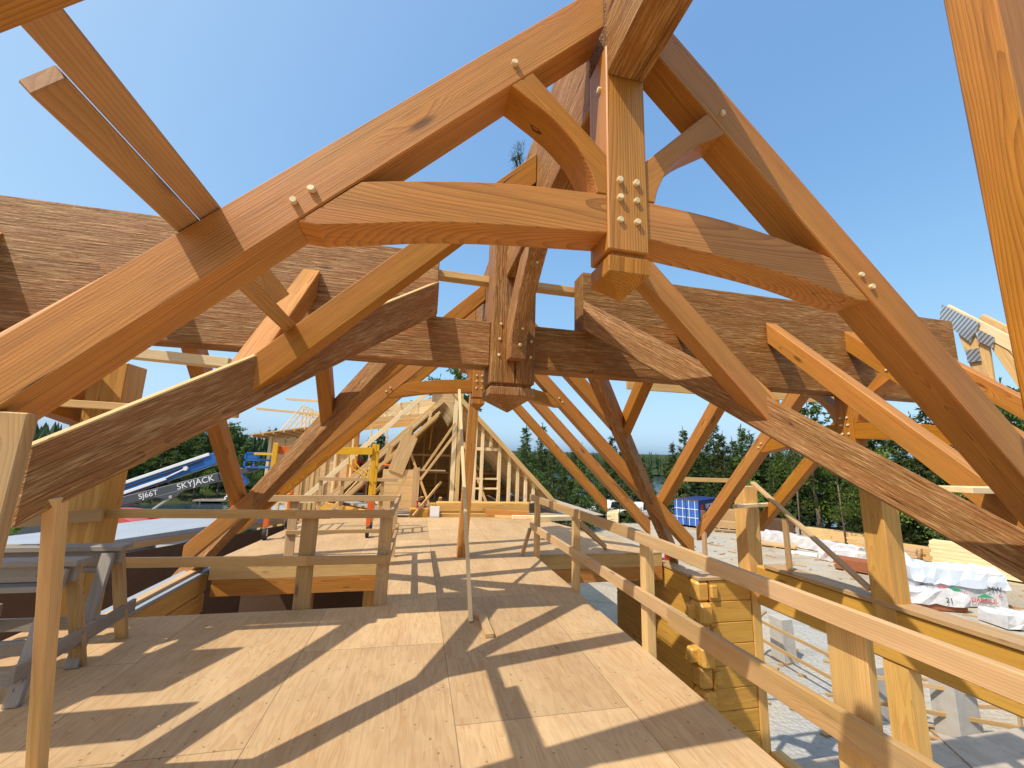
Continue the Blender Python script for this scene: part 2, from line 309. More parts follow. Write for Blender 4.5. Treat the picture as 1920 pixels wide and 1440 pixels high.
M['pine'] = leaf('pine_needles', (0.048, 0.092, 0.024), (0.12, 0.18, 0.038))
M['birch'] = leaf('broad_leaves', (0.08, 0.15, 0.025), (0.17, 0.26, 0.045), 1.5)
M['bark'] = plain('grey_brown_bark', (0.16, 0.12, 0.09), 0.9, var=0.3, scale=4)
m, nt, b = newmat('distant_forest'); g = N(nt, 'ShaderNodeNewGeometry')
f = noise(nt, g.outputs['Position'], 0.06, 4, 0.7); L(nt, ramp(nt, f, [(0.3, (0.030, 0.052, 0.028)), (0.7, (0.062, 0.095, 0.042))]), b.inputs['Base Color'])
b.inputs['Roughness'].default_value = 0.9; b.inputs['Specular IOR Level'].default_value = 0.1; M['farwood'] = m

# ------------------------------------------------------------------ mesh helpers
BASE = {}
def V(*a): return Vector(a)
K, H = 0.8, 1.7
def U(x, y, z): return Vector((K * x, K * y, H + K * (z - H)))      # roof timbers are laid out in their own units

class MB:
    def __init__(s): s.v = []; s.f = []; s.g = []
    def add(s, verts, faces, frame, bev=0.0):
        o, l, a, b = frame
        bm = bmesh.new(); vs = [bm.verts.new(p) for p in verts]
        for f in faces:
            try: bm.faces.new([vs[i] for i in f])
            except ValueError: pass
        bmesh.ops.recalc_face_normals(bm, faces=bm.faces)
        if bev: bmesh.ops.bevel(bm, geom=[e for e in bm.edges if len(e.link_faces) == 2 and e.calc_face_angle(0) > 0.5], offset=bev, segments=1, affect='EDGES', clamp_overlap=True)
        bm.verts.index_update(); n = len(s.v)
        rl = random.uniform(0, 60); ra = random.uniform(-0.10, 0.10); rb = random.choice((-1, 1)) * random.uniform(0.03, 0.17)
        for v in bm.verts:
            d = v.co - o; s.v.append(v.co.copy()); s.g.append((d.dot(l) + rl, d.dot(a) + ra, d.dot(b) + rb))
        for f in bm.faces: s.f.append([v.index + n for v in f.verts])
        bm.free(); return s
    def prism(s, poly, ext, l, bev=0.004):
        poly = [Vector(p) for p in poly]; ext = Vector(ext); n = len(poly); l = Vector(l).normalized()
        a = ext.normalized(); b = l.cross(a).normalized()
        c = sum(poly, Vector()) / n + ext / 2
        vs = poly + [p + ext for p in poly]
        fs = [list(range(n))[::-1], list(range(n, 2 * n))] + [[i, (i + 1) % n, n + (i + 1) % n, n + i] for i in range(n)]
        return s.add(vs, fs, (c, l, a, b), bev)
    def beam(s, A, B, w, h, up=(0, 0, 1), bev=0.004):
        A, B = Vector(A), Vector(B); l = (B - A).normalized(); up = Vector(up)
        sd = l.cross(up)
        if sd.length < 1e-4: sd = l.cross(Vector((0, 1, 0)))
        sd.normalize(); up = sd.cross(l).normalized()
        q = [A + sd * (i * w / 2) + up * (j * h / 2) for i, j in ((-1, -1), (1, -1), (1, 1), (-1, 1))]
        fs = [[3, 2, 1, 0], [4, 5, 6, 7]] + [[i, (i + 1) % 4, 4 + (i + 1) % 4, 4 + i] for i in range(4)]
        return s.add(q + [p + (B - A) for p in q], fs, ((A + B) / 2, l, sd, up), bev)
    def box(s, lo, hi, l=None, bev=0.004):
        lo, hi = Vector(lo), Vector(hi); d = hi - lo
        ax = l if l is not None else max(range(3), key=lambda i: d[i])
        c = (lo + hi) / 2; A = c.copy(); B = c.copy(); A[ax] = lo[ax]; B[ax] = hi[ax]
        if ax == 2: return s.beam(A, B, d.x, d.y, (0, 1, 0), bev)
        if ax == 0: return s.beam(A, B, d.y, d.z, (0, 0, 1), bev)
        return s.beam(A, B, d.x, d.z, (0, 0, 1), bev)
    def cyl(s, A, B, r, n=10, r2=None, bev=0.0):
        A, B = Vector(A), Vector(B); l = (B - A).normalized(); r2 = r if r2 is None else r2
        a = l.orthogonal().normalized(); b = l.cross(a)
        vs = [P + (a * math.cos(t) + b * math.sin(t)) * rr for P, rr in ((A, r), (B, r2)) for t in [2 * math.pi * i / n for i in range(n)]]
        fs = [list(range(n))[::-1], list(range(n, 2 * n))] + [[i, (i + 1) % n, n + (i + 1) % n, n + i] for i in range(n)]
        return s.add(vs, fs, ((A + B) / 2, l, a, b), bev)
    def tube(s, pts, r, n=8):
        pts = [Vector(p) for p in pts]
        for p, q in zip(pts, pts[1:]): s.cyl(p, q, r, n)
        return s
    def build(s, name, mat, parent=None, base=None, smooth=False):
        me = bpy.data.meshes.new(name)
        if parent is not None: bs = BASE[parent.name]
        elif base is not None: bs = Vector(base)
        else:
            xs = [v.x for v in s.v]; ys = [v.y for v in s.v]; zs = [v.z for v in s.v]
            bs = Vector(((min(xs) + max(xs)) / 2, (min(ys) + max(ys)) / 2, min(zs)))
        me.from_pydata([v - bs for v in s.v], [], s.f)
        at = me.attributes.new('gr', 'FLOAT_VECTOR', 'POINT'); at.data.foreach_set('vector', [c for g in s.g for c in g])
        if smooth:
            for p in me.polygons: p.use_smooth = True
        me.materials.append(M[mat] if isinstance(mat, str) else mat); me.update()
        o = bpy.data.objects.new(name, me); COL.objects.link(o)
        if parent is not None: o.parent = parent
        else: o.location = bs
        BASE[o.name] = bs
        return o
def tag(o, label, cat, group=None):
    o['label'] = label; o['category'] = cat
    if group: o['group'] = group
    return o
def thing(name, label, cat, base, group=None):
    o = bpy.data.objects.new(name, None); COL.objects.link(o); o.location = base; BASE[o.name] = Vector(base)
    o.empty_display_size = 0.2
    return tag(o, label, cat, group)
def structure(o, kind='structure'): o['kind'] = kind; return o
def one(name, label, cat, mb, mat, group=None, **kw): return tag(mb.build(name, mat, **kw), label, cat, group)
def part_copy(src, parent, loc=(0, 0, 0)):
    c = src.copy(); COL.objects.link(c); c.parent = parent; c.location = loc; BASE[c.name] = BASE[parent.name]; return c
def text(body, size, mat, parent, origin, xdir, ydir, name='lettering', ext=0.004, align='CENTER'):
    cu = bpy.data.curves.new(name, 'FONT'); cu.body = body; cu.size = size; cu.extrude = ext; cu.align_x = align; cu.align_y = 'CENTER'
    cu.materials.append(M[mat]); o = bpy.data.objects.new(name, cu); COL.objects.link(o)
    x = Vector(xdir).normalized(); z = x.cross(Vector(ydir)).normalized(); y = z.cross(x)
    bpy.context.view_layer.update(); me = bpy.data.meshes.new_from_object(o.evaluated_get(bpy.context.evaluated_depsgraph_get()))
    bpy.data.objects.remove(o); bpy.data.curves.remove(cu); o = bpy.data.objects.new(name, me); COL.objects.link(o)
    mt = Matrix((x, y, z)).transposed().to_4x4(); mt.translation = Vector(origin) - BASE[parent.name]
    o.parent = parent; o.matrix_local = mt; return o
PEG = {}
def peg(parent, p, d, r=0.0150, ln=0.015):
    d = Vector(d).normalized(); key = tuple(round(x, 3) for x in d) + (r,)
    if key not in PEG:
        mb = MB(); mb.cyl(-d * 0.03, d * ln, r, 9, bev=0.002); PEG[key] = mb
        me = None
    mb = PEG[key]
    if isinstance(mb, MB):
        me = bpy.data.meshes.new('peg'); me.from_pydata(mb.v, [], mb.f); me.materials.append(M['peg']); PEG[key] = me
    o = bpy.data.objects.new('peg', PEG[key]); COL.objects.link(o); o.parent = parent; o.location = Vector(p) - BASE[parent.name]
    o.rotation_euler = (random.gauss(0, .05), random.gauss(0, .05), random.gauss(0, .05)); o.scale = (random.uniform(.88, 1.1), random.uniform(.75, 1.35), random.uniform(.88, 1.1))
    BASE[o.name] = BASE[parent.name]
    return o
def bez(pts, n=4):
    """Catmull-Rom refinement of a 2-D polyline"""
    out = []
    for i in range(len(pts) - 1):
        p0 = pts[max(0, i - 1)]; p1 = pts[i]; p2 = pts[i + 1]; p3 = pts[min(len(pts) - 1, i + 2)]
        for k in range(n):
            t = k / n
            out.append(tuple(0.5 * (2 * b + (c - a) * t + (2 * a - 5 * b + 4 * c - d) * t * t + (3 * b - a - 3 * c + d) * t ** 3) for a, b, c, d in zip(p0, p1, p2, p3)))
    out.append(tuple(pts[-1])); return out
# ------------------------------------------------------------------ setting: ground, lake, far shore
def smooth(a, b, x):
    t = max(0, min(1, (x - a) / (b - a))); return t * t * (3 - 2 * t)
def shore_dist(az):
    left = smooth(-2, -9, az) * smooth(-95, -80, az)
    return 285 - 203 * left
def ground_z(x, y):
    d = math.hypot(x - 14, y - 14); z = -4.3 - 4.2 * smooth(37, 44, d + 2.0 * math.sin(x * 0.21) + 1.5 * math.cos(y * 0.3))
    rc = math.hypot(x, y); az = math.degrees(math.atan2(x, y)); s = shore_dist(az)
    if y < -25 or abs(az) > 110: return max(z, -4.6)
    up = smooth(s - 6, s + 8, rc) * 3.2 + max(0, rc - s - 8) * 0.03
    return z + up if rc > s - 6 else z
bm = bmesh.new(); rings = [0, 3, 6, 10, 15, 20, 25, 30, 34, 36, 38, 40, 42, 44, 47, 52, 60, 70, 74, 78, 82, 86, 92, 105, 130, 170, 230, 276, 282, 290, 300, 330, 420, 700, 1400]
NA = 120; grid = []
for r in rings:
    row = []
    for k in range(NA):
        a = 2 * math.pi * k / NA; x = 14 + r * math.sin(a) if r < 60 else r * math.sin(a) + 14 * (1 - smooth(60, 80, r)); y = 14 + r * math.cos(a) if r < 60 else r * math.cos(a) + 14 * (1 - smooth(60, 80, r))
        row.append(bm.verts.new((x, y, ground_z(x, y) if r > 0 else -4.3)))
        if r == 0: break
    grid.append(row)
for i in range(1, len(rings) - 1):
    for k in range(NA):
        bm.faces.new((grid[i][k], grid[i][(k + 1) % NA], grid[i + 1][(k + 1) % NA], grid[i + 1][k]))
for k in range(NA): bm.faces.new((grid[0][0], grid[1][(k + 1) % NA], grid[1][k]))
bmesh.ops.recalc_face_normals(bm, faces=bm.faces)
me = bpy.data.meshes.new('ground'); bm.to_mesh(me); bm.free(); me.materials.append(M['gravel'])
if me.polygons[40].normal.z < 0: me.flip_normals()
o = bpy.data.objects.new('ground', me); COL.objects.link(o); structure(o)
w = MB(); w.v = [V(-1400, -1400, -6.6), V(1400, -1400, -6.6), V(1400, 1400, -6.6), V(-1400, 1400, -6.6)]; w.f = [[0, 1, 2, 3]]; w.g = [(0, 0, 0)] * 4
structure(w.build('lake_water', 'lake', base=(0, 0, -6.6)))

# far forest: a mass nobody could count
def far_tree(mb, x, y, z, h, r):
    n = 5; a0 = random.uniform(0, 6)
    for lo, hi, rr in ((0.08, 0.62, 1.0), (0.4, 0.85, 0.66), (0.66, 1.0, 0.38)):
        i0 = len(mb.v); mb.v.append(V(x, y, z + h * hi)); mb.g.append((0, 0, 0))
        for k in range(n):
            a = a0 + k * 6.283 / n; q = r * rr * random.uniform(0.75, 1.25)
            mb.v.append(V(x + q * math.cos(a), y + q * math.sin(a), z + h * lo * random.uniform(0.8, 1.15))); mb.g.append((0, 0, 0))
        for k in range(n): mb.f.append([i0, i0 + 1 + k, i0 + 1 + (k + 1) % n])
mb = MB()
for i in range(3400):
    az = random.uniform(-6, 95); d = 287 + 75 * random.random() ** 1.5
    x, y = d * math.sin(R(az)), d * math.cos(R(az)); h = random.uniform(7, 13) * (1.18 if random.random() < 0.12 else 1)
    far_tree(mb, x, y, ground_z(x, y) - 0.3, h, h * random.uniform(0.14, 0.24))
for i in range(1500):
    az = random.uniform(-93, -9); d = shore_dist(az) + 12 + 45 * random.random() ** 1.3
    x, y = d * math.sin(R(az)), d * math.cos(R(az)); h = random.uniform(7, 11)
    far_tree(mb, x, y, ground_z(x, y) - 0.3, h, h * random.uniform(0.16, 0.28))
structure(mb.build('far_forest', 'farwood', base=(0, 0, 0)), 'stuff')

# ------------------------------------------------------------------ setting: floors of the building
def slab(name, poly, z, t, mat):
    mb = MB(); mb.prism([V(x, y, z - t) for x, y in poly], (0, 0, t), (0, 1, 0), 0); return structure(mb.build(name, mat))
slab('near_floor', [(-3.45, -3), (2.17, -3), (2.17, 7.55), (-0.32, 7.55), (-0.32, 5.27), (-3.45, 5.27)], 0.0, 0.022, 'ply')
slab('far_floor', [(-3.02, 7.553), (4.75, 7.553), (3.55, 12.3), (-2.62, 12.3)], 0.0, 0.022, 'ply')
slab('lower_floor', [(-9.0, -4), (5.9, -4), (5.9, 13.5), (-9.0, 13.5)], -3.3, 0.2, 'plygrey')
slab('porch_floor', [(5.96, 1.5), (12.5, 1.5), (12.5, 6.9), (5.96, 6.9)], -3.36, 0.1, 'plygrey')

# ------------------------------------------------------------------ timber trusses
def truss(label, P, front, sL, sR, grp, side_peg=True, base=None):
    """P(s, r, t): span offset from centre, height below the apex, depth from the front face"""
    T = 0.235; dt = P(0, 0, T) - P(0, 0, 0); du = (P(1, 0, 0) - P(0, 0, 0)).normalized(); up = V(0, 0, 1)
    th = thing('timber_truss', label, 'roof truss', base if base is not None else P(0, -2.3, T / 2), grp)
    for sg, sf in ((-1, sL), (1, sR)):
        if sf is None: continue
        mb = MB(); q = [(sg * sf, -sf), (sg * sf, -sf - 0.30), (sg * (sf - 0.06), -sf - 0.30), (sg * 0.1275, -0.4675), (sg * 0.1275, -0.1275)]
        q[2] = (sg * (sf - 0.04), -sf + 0.04 - 0.34)
        mb.prism([P(s, r, 0) for s, r in q], dt, (du * sg - up), 0.005); mb.build('rafter', 'stain', th)
        top = bez([(-0.125, -1.655), (-0.574, -1.681), (-0.875, -1.715), (-1.22, -1.775), (-1.478, -1.828)], 3)
        bot = bez([(-1.66, -2.10), (-1.45, -2.062), (-1.14, -2.0), (-0.85, -1.962), (-0.569, -1.935), (-0.125, -1.90)], 3)
        poly = top + [(-1.752, -2.096)] + bot
        mb = MB(); mb.prism([P(-sg * s, r, 0.004) for s, r in poly], dt * 0.97, du, 0.004); mb.build('collar', 'stain', th)
        arc = bez([(-0.722, -1.058), (-0.634, -1.113), (-0.453, -1.232), (-0.30, -1.39), (-0.215, -1.55), (-0.188, -1.652)], 3)
        poly = [(-0.125, -1.392), (-0.592, -0.934)] + arc + [(-0.125, -1.652)]
        mb = MB(); mb.prism([P(-sg * s, r, 0.003) for s, r in poly], dt * 0.975, (du * -sg + up * -0.9), 0.004); mb.build('brace', 'stain', th)
        for s, r in ((-0.704, -0.915), (-1.774, -1.998), (-1.70, -1.921)): peg(th, P(-sg * s, r, 0), front)
    hw = 0.1275; k = MB()
    k.prism([P(s, r, -0.012) for s, r in ((-hw, -0.62), (hw, -0.62), (hw, -2.005), (-hw, -2.005))], dt * (0.259 / T), up, 0.006)
    k.prism([P(s, r, 0.02) for s, r in ((-hw + 0.03, -2.0), (hw - 0.03, -2.0), (hw - 0.03, -2.05), (-hw + 0.03, -2.05))], dt * (0.195 / T), up, 0)
    kp = k.build('king_post', 'stain', th)
    f = MB(); t0, t1 = -0.012, 0.247; e = 0.004
    cs = [P(-hw, -2.04, t0), P(hw, -2.04, t0), P(hw, -2.04, t1), P(-hw, -2.04, t1)]; dn = V(0, 0, -0.1 * K)
    vs = cs + [c + dn for c in cs] + [P(0, -2.265, (t0 + t1) / 2)]
    f.add(vs, [[0, 1, 2, 3]] + [[i, (i + 1) % 4, 4 + (i + 1) % 4, 4 + i] for i in range(4)] + [[4 + i, 4 + (i + 1) % 4, 8] for i in range(4)], (P(0, -2.1, 0.1), up, du, dt.normalized()), 0.004)
    f.build('finial', 'stain', kp)
    for s in (-0.053, 0.053):
        for r in (-1.563, -1.678, -1.817): peg(th, P(s, r, -0.012), front)
    if side_peg: peg(th, P(-hw, -0.87, 0.08), -du)
    return th
TG = 'stained timber trusses of the roof frame'
truss('large curved collar truss with pale pegs standing nearest over the plywood floor', lambda s, r, t: U(1.105 + s, 2.0 + t, 4.895 + r), V(0, -1, 0), 4.75, 4.75, TG)
truss('smaller looking curved collar truss beyond the dark hub post, before the framed gable', lambda s, r, t: U(1.105 + s, 8.1 + t, 4.895 + r), V(0, -1, 0), 4.75, 4.75, TG)
truss('truss with pegged king post hanging under the dark ridge beam of the lumber yard wing', lambda s, r, t: U(6.65 + t, 5.26 + s, 4.06 + r), V(-1, 0, 0), 3.85, 3.85, TG)
truss('truss of the opposite wing half hidden behind the big sloping rafter and column', lambda s, r, t: U(-4.44 - t, 5.26 + s, 4.06 + r), V(1, 0, 0), 3.85, 1.95, TG)

# ridge beam, hub post and the two deep cross beams
mb = MB()
for y0, y1 in ((-1.2, 1.985), (2.25, 4.975), (5.545, 8.09), (8.36, 11.5)):
    mb.box(U(0.98, y0, 4.05), U(1.23, y1, 5.08), 1, 0.006)
RB = one('ridge_beam', 'dark rough sawn ridge beam running over both trusses and the hub post', 'ridge beam', mb, 'rough')
th = thing('hub_post', 'massive dark square hub post with pointed foot hanging at the roof crossing', 'hub post', U(1.105, 5.26, 2.3))
k = MB(); cx, cy, hw = 1.105, 5.26, 0.285
k.box(U(cx - hw, cy - hw, 2.63), U(cx + hw, cy + hw, 5.06), 2, 0.01); k.box(U(cx - hw + .035, cy - hw + .035, 2.57), U(cx + hw - .035, cy + hw - .035, 2.64), 2, 0)
hp = k.build('post_shaft', 'rough', th)
f = MB(); a, b_ = U(cx - hw - .01, cy - hw - .01, 2.585), U(cx + hw + .01, cy + hw + .01, 2.585)
cs = [V(a.x, a.y, a.z), V(b_.x, a.y, a.z), V(b_.x, b_.y, a.z), V(a.x, b_.y, a.z)]
vs = cs + [c - V(0, 0, .105 * K) for c in cs] + [U(cx, cy, 2.29)]
f.add(vs, [[0, 1, 2, 3]] + [[i, (i + 1) % 4, 4 + (i + 1) % 4, 4 + i] for i in range(4)] + [[4 + i, 4 + (i + 1) % 4, 8] for i in range(4)], (U(cx, cy, 2.4), V(0, 0, 1), V(1, 0, 0), V(0, 1, 0)), 0.006)
f.build('finial', 'rough', th)
br = bez([(4.72, 2.90), (4.63, 3.23), (4.24, 3.64), (3.82, 3.95), (3.70, 4.045)], 3)
k = MB(); k.prism([U(1.01, y, z) for y, z in br + [(4.27, 4.045), (4.62, 3.8), (4.97, 3.45), (4.97, 2.92)]], V(.195 * K, 0, 0), (0, -1, 1), 0.005)
k.build('curved_brace', 'rough', th)
for x, z in ((.93, 3.40), (.92, 3.2), (.915, 2.99), (1.335, 3.2), (1.33, 2.99)): peg(th, U(x, cy - hw, z), (0, -1, 0), 0.014)
for x, y, z in ((1.13, 4.62, 3.25), (1.12, 4.68, 3.06), (1.14, 3.84, 3.93), (1.13, 4.02, 3.82)): peg(th, U(x, y, z), (0, -1, -0.35), 0.014)
for x0, x1, xs, n in ((-6.6, 0.11, 0.818, 'deep dark rough sawn cross beam on the column side, with an orange rafter against it'), (2.10, 9.1, 1.392, 'deep dark rough sawn cross beam on the lumber yard side, in front of the pale truss')):
    mb = MB(); xe = x1 if x0 < 0 else x0; xo = x0 if x0 < 0 else x1
    poly = [(xo, 2.865), (xs, 2.865), (xs, 3.46), (xe, 3.46), (xe, 4.33), (xo, 4.33)]
    mb.prism([U(x, 5.1, z) for x, z in poly], V(0, .32 * K, 0), (1, 0, 0), 0.008)
    one('cross_beam', n, 'beam', mb, 'rough', 'deep cross beams under the wing ridges')
# evergreen bough nailed to the ridge
th = thing('evergreen_bough', 'small green pine bough nailed to the dark ridge beam', 'bough', U(0.9, 3.9, 4.7))
mb = MB(); mb.cyl(U(0.975, 3.95, 4.62), U(0.86, 3.95, 5.05), 0.008, 5); mb.cyl(U(0.94, 3.95, 4.75), U(0.80, 3.9, 4.95), 0.006, 5); mb.build('twig', 'bark', th)
mb = MB()
for c in ((0.885, 3.93, 4.98), (0.86, 3.92, 5.07), (0.85, 3.93, 4.85), (0.88, 3.93, 4.73), (0.82, 3.9, 4.93)):
    C0 = U(*c)
    for i in range(60):
        d = V(random.gauss(0, 1), random.gauss(0, 1), random.gauss(0.35, 1)).normalized(); sd = d.orthogonal().normalized() * 0.0035
        o0 = C0 + V(random.gauss(0, .018), random.gauss(0, .018), random.gauss(0, .025)); i0 = len(mb.v)
        mb.v += [o0 - sd, o0 + sd, o0 + d * random.uniform(.05, .09)]; mb.g += [(0, 0, 0)] * 3; mb.f.append([i0, i0 + 1, i0 + 2])
mb.build('needles', 'pine', th)

# valley rafters (dark) along the four roof creases
VG = 'dark valley rafters meeting at the hub post'
def valley(p0, p1, depth, w, label, mat='rough', plumb_tail=True, pale_edge=False):
    A, B = U(*p0), U(*p1); l = (B - A).normalized(); hz = V(l.x, l.y, 0).normalized(); sd = V(-hz.y, hz.x, 0)
    dz = V(0, 0, -depth * K); off = sd * (-w * K / 2)
    poly = [A, B, B + dz, A + dz]
    mb = MB(); mb.prism([p + off for p in poly], sd * (w * K), l, 0.006); vr = one('valley_rafter', label, 'valley rafter', mb, mat, VG)
    if pale_edge:
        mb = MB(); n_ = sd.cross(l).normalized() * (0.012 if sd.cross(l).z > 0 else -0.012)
        mb.prism([A + off * 0.98, B + off * 0.98, B + off * 0.98 + n_, A + off * 0.98 + n_], sd * (w * K * 0.98), l, 0.002); mb.build('pale_top', 'pale', vr)  # thin paler strip along the upper edge
    return vr
vz = lambda x, y: y - 1.2
valley((0.06, 5.05, 3.87), (-2.13, 2.86, 1.68), 0.42, 0.18, 'dark valley rafter with a bright top edge, sloping down to the leaning post', pale_edge=True)
valley((2.13, 5.07, 3.87), (5.35, 1.85, 0.65), 0.42, 0.18, 'longest dark valley rafter crossing in front of the golden posts to the frame edge')
valley((-0.05, 5.58, 3.72), (-6.0, 11.53, -2.23), 0.36, 0.20, 'dark valley rafter descending behind the guard rail to the pale roof')
valley((2.26, 5.58, 3.72), (6.5, 9.82, -0.45), 0.36, 0.20, 'dark valley rafter descending to the corner of the log wall')

# common and jack rafters
MG = 'stained jack rafters of the main roof'
WG = 'stained jack rafters of the side wings'
def rafter(pts, ext, l, label, group, name='jack_rafter', mat='stain'):
    mb = MB(); mb.prism([U(*p) for p in pts], Vector(ext) * K, l, 0.005); return one(name, label, 'rafter', mb, mat, group)
def main_jack(side, y, x_top, x_bot, label, t=0.2):
    f = (lambda x: x + 3.79) if side < 0 else (lambda x: 6.0 - x)
    sg = -side
    pts = [(x_top, y, f(x_top)), (x_bot, y, f(x_bot)), (x_bot, y, f(x_bot) - 0.33), (x_top, y, f(x_top) - 0.33)]
    return rafter(pts, (0, t, 0), (sg, 0, 1), label, MG)
main_jack(-1, 3.56, 0.975, -1.33, 'orange jack rafter from the ridge to the bright edged valley rafter')
main_jack(1, 3.56, 1.235, 3.60, 'orange jack rafter ending halfway down the longest valley rafter')
main_jack(-1, 6.78, 0.975, -1.25, 'orange jack rafter behind the hub post, above the framed gable')
main_jack(1, 6.78, 1.235, 3.46, 'orange jack rafter behind the hub post on the lake side')
main_jack(-1, 0.745, 0.3, -4.0, 'rafter nearest overhead at the picture corner with boards lying on it')
main_jack(1, 9.55, 1.235, 5.7, 'orange rafter just beyond the far truss on the lake side')
main_jack(-1, 9.55, 0.975, -3.4, 'orange rafter just beyond the far truss on the scaffold side')
main_jack(1, 11.3, 1.235, 5.4, 'farthest orange rafter, beside the framed gable roof edge')
def wing_jack(x, near, y_top, y_bot, label, w=0.19):
    f = (lambda y: y - 1.2) if near else (lambda y: 9.32 - y)
    pts = [(x, y_top, f(y_top)), (x, y_bot, f(y_bot)), (x, y_bot, f(y_bot) - 0.33), (x, y_top, f(y_top) - 0.33)]
    if not (near and y_bot > 2.6 or (not near and y_bot < 8.3)):      # free tail: square cut
        e = 0.17 if near else -0.17
        pts = [pts[0], (x, y_bot, f(y_bot)), (x, y_bot + e, f(y_bot) - 0.17), pts[3]] if False else pts
    return rafter(pts, (w, 0, 0), (0, 1 if near else -1, 1), label, WG)
wing_jack(-1.5, True, 5.09, 3.60, 'short jack rafter with dark ink stamp leaning on the cross beam beside the column')
wing_jack(3.53, True, 5.09, 3.60, 'short jack rafter half hidden behind the orange rafter on the lumber yard side')
wing_jack(-3.1, True, 5.09, 2.05, 'wing jack rafter hidden behind the big sloping rafter of the nearest truss')
wing_jack(5.12, True, 5.09, 2.05, 'long lit jack rafter leaning on the cross beam, the nearer of the pair there')
wing_jack(8.05, True, 5.09, 1.35, 'outermost lit jack rafter, at the end of the cross beam by the pale truss')
wing_jack(-1.5, False, 5.43, 6.95, 'short jack rafter hanging like a stub onto the dark valley rafter above the scaffold')
wing_jack(3.53, False, 5.43, 6.85, 'short jack rafter forking off the dark valley rafter on the lake side')
wing_jack(-3.1, False, 5.43, 8.55, 'jack rafter crossing in front of the blue boom lift')
wing_jack(5.15, False, 5.43, 8.40, 'jack rafter landing on the dark valley rafter left of the blue container')
wing_jack(8.15, False, 5.43, 8.85, 'jack rafter with free tail in front of the spruce trees')
# extra boards lying across the rafters overhead
OG = 'loose boards lying across the rafters overhead'
def lie(x0, y0, y1, w, label, mat='pale', t=0.045):
    z = x0 + 3.79; mid = V(K * x0, K * y0, H + K * (z - H)); n = V(-1, 0, 1).normalized(); sd = V(1, 0, 1).normalized()
    A = mid + n * (t / 2 + 0.004); B = A + V(0, K * (y1 - y0), 0)
    mb = MB(); mb.beam(A, B, w, t, n, 0.004); return one('loose_board', label, 'board', mb, mat, OG)
lie(-1.012, 0.95, 3.09, 0.086, 'brown knotty board lying over two rafters, the longer overhead one', 'deckboard')
lie(-1.0895, 1.27, 3.57, 0.084, 'stained board with a pale cut end hanging free overhead', 'deckboard')
# horizontal temporary boards
TB = 'temporary boards nailed across the frame'
def hboard(A, B, w, h, label, mat='fresh', up=(0, 0, 1), group=TB, name='temporary_board'):
    mb = MB(); mb.beam(V(*A), V(*B), w, h, up, 0.003); return one(name, label, 'board', mb, mat, group)
hboard((-4.2, 4.1, 2.575), (-1.70, 4.1, 2.47), 0.14, 0.085, 'bright pale board ending under the dark cross beam, upper of two', 'fresh')
hboard((-4.0, 4.12, 2.07), (-1.60, 4.12, 2.02), 0.09, 0.06, 'pale board below it, its end showing past the valley rafter', 'pale')
hboard((0.05, 4.42, 3.71), (0.665, 4.42, 3.70), 0.14, 0.075, 'grey pale plank bridging the gap on the column side of the hub post', 'pale')
hboard((1.11, 4.42, 3.705), (1.75, 4.42, 3.70), 0.14, 0.075, 'grey pale plank bridging the gap on the lake side of the hub post', 'pale')
hboard((3.4, 6.32, 3.02), (8.1, 6.32, 3.02), 0.045, 0.19, 'long golden board across the rear jack rafters of the yard wing', 'pale')
hboard((5.45, 8.3, 1.36), (6.9, 8.1, 1.36), 0.05, 0.09, 'thin pale rail in front of the lake trees, left of the golden post', 'pale')
hboard((5.55, 6.5, 0.98), (6.75, 6.9, 0.98), 0.09, 0.06, 'short pale board between the golden post and the rafter tail', 'fresh')
hboard((3.6, 2.16, 1.58), (4.15, 2.16, 1.58), 0.2, 0.04, 'bright short board on the longest valley rafter near the edge', 'fresh')
# wide boards added out of view over the wing rafters to shade the floor
for x0, x1, ya, yb, lab in ((-5.3, -3.42, 3.16, 3.49, 'wide shade board added out of view over the wing rafters, lower one'), (-5.6, -3.95, 3.67, 4.27, 'wide shade board added out of view over the wing rafters, upper one')):
    mb = MB(); n_ = V(0, -1, 1).normalized(); A0, B0, A1 = U(x0, ya, ya - 1.2), U(x1, ya, ya - 1.2), U(x0, yb, yb - 1.2)
    mb.prism([A0 + n_ * .004, B0 + n_ * .004, B0 + (A1 - A0) + n_ * .004, A1 + n_ * .004], n_ * .03, (1, 0, 0), .002); one('shade_board', lab, 'board', mb, 'pale', 'unseen shade boards added over the wing rafters')
# ------------------------------------------------------------------ guard rails
def bx(lo, hi, name, mat, parent, l=None, bev=0.003): mb = MB(); mb.box(lo, hi, l, bev); return mb.build(name, mat, parent)
def bm_(A, B, w, h, name, mat, parent, up=(0, 0, 1)): mb = MB(); mb.beam(V(*A), V(*B), w, h, up, 0.003); return mb.build(name, mat, parent)
g = thing('guard_rail', 'long wooden guard rail along the open floor edge beside the log wall', 'guard rail', (2.16, 3.5, 0))
for y, wd in ((7.5, .10), (5.6, .09), (3.77, .10), (1.83, .20), (-0.3, .1)): bx((2.155, y - wd / 2, -0.30), (2.155 + (.09 if wd < .15 else .05), y + wd / 2, 0.93), 'post', 'pale', g, 2)
bm_((2.13, 7.72, 1.0), (2.13, 3.72, 1.0), .042, .11, 'top_rail', 'used', g); bm_((2.085, 3.86, 1.010), (2.085, -0.8, 0.952), .042, .10, 'top_rail', 'used', g)
bm_((2.13, 7.68, .49), (2.13, 3.1, .47), .042, .115, 'middle_rail', 'used', g); bm_((2.085, 3.25, .475), (2.085, -0.8, .49), .042, .14, 'middle_rail', 'used', g)
bm_((2.27, 5.64, .84), (3.75, 7.95, .03), .04, .09, 'brace', 'used', g)
bm_((2.10, 7.62, .45), (1.93, 7.5, .02), .03, .08, 'brace', 'used', g)
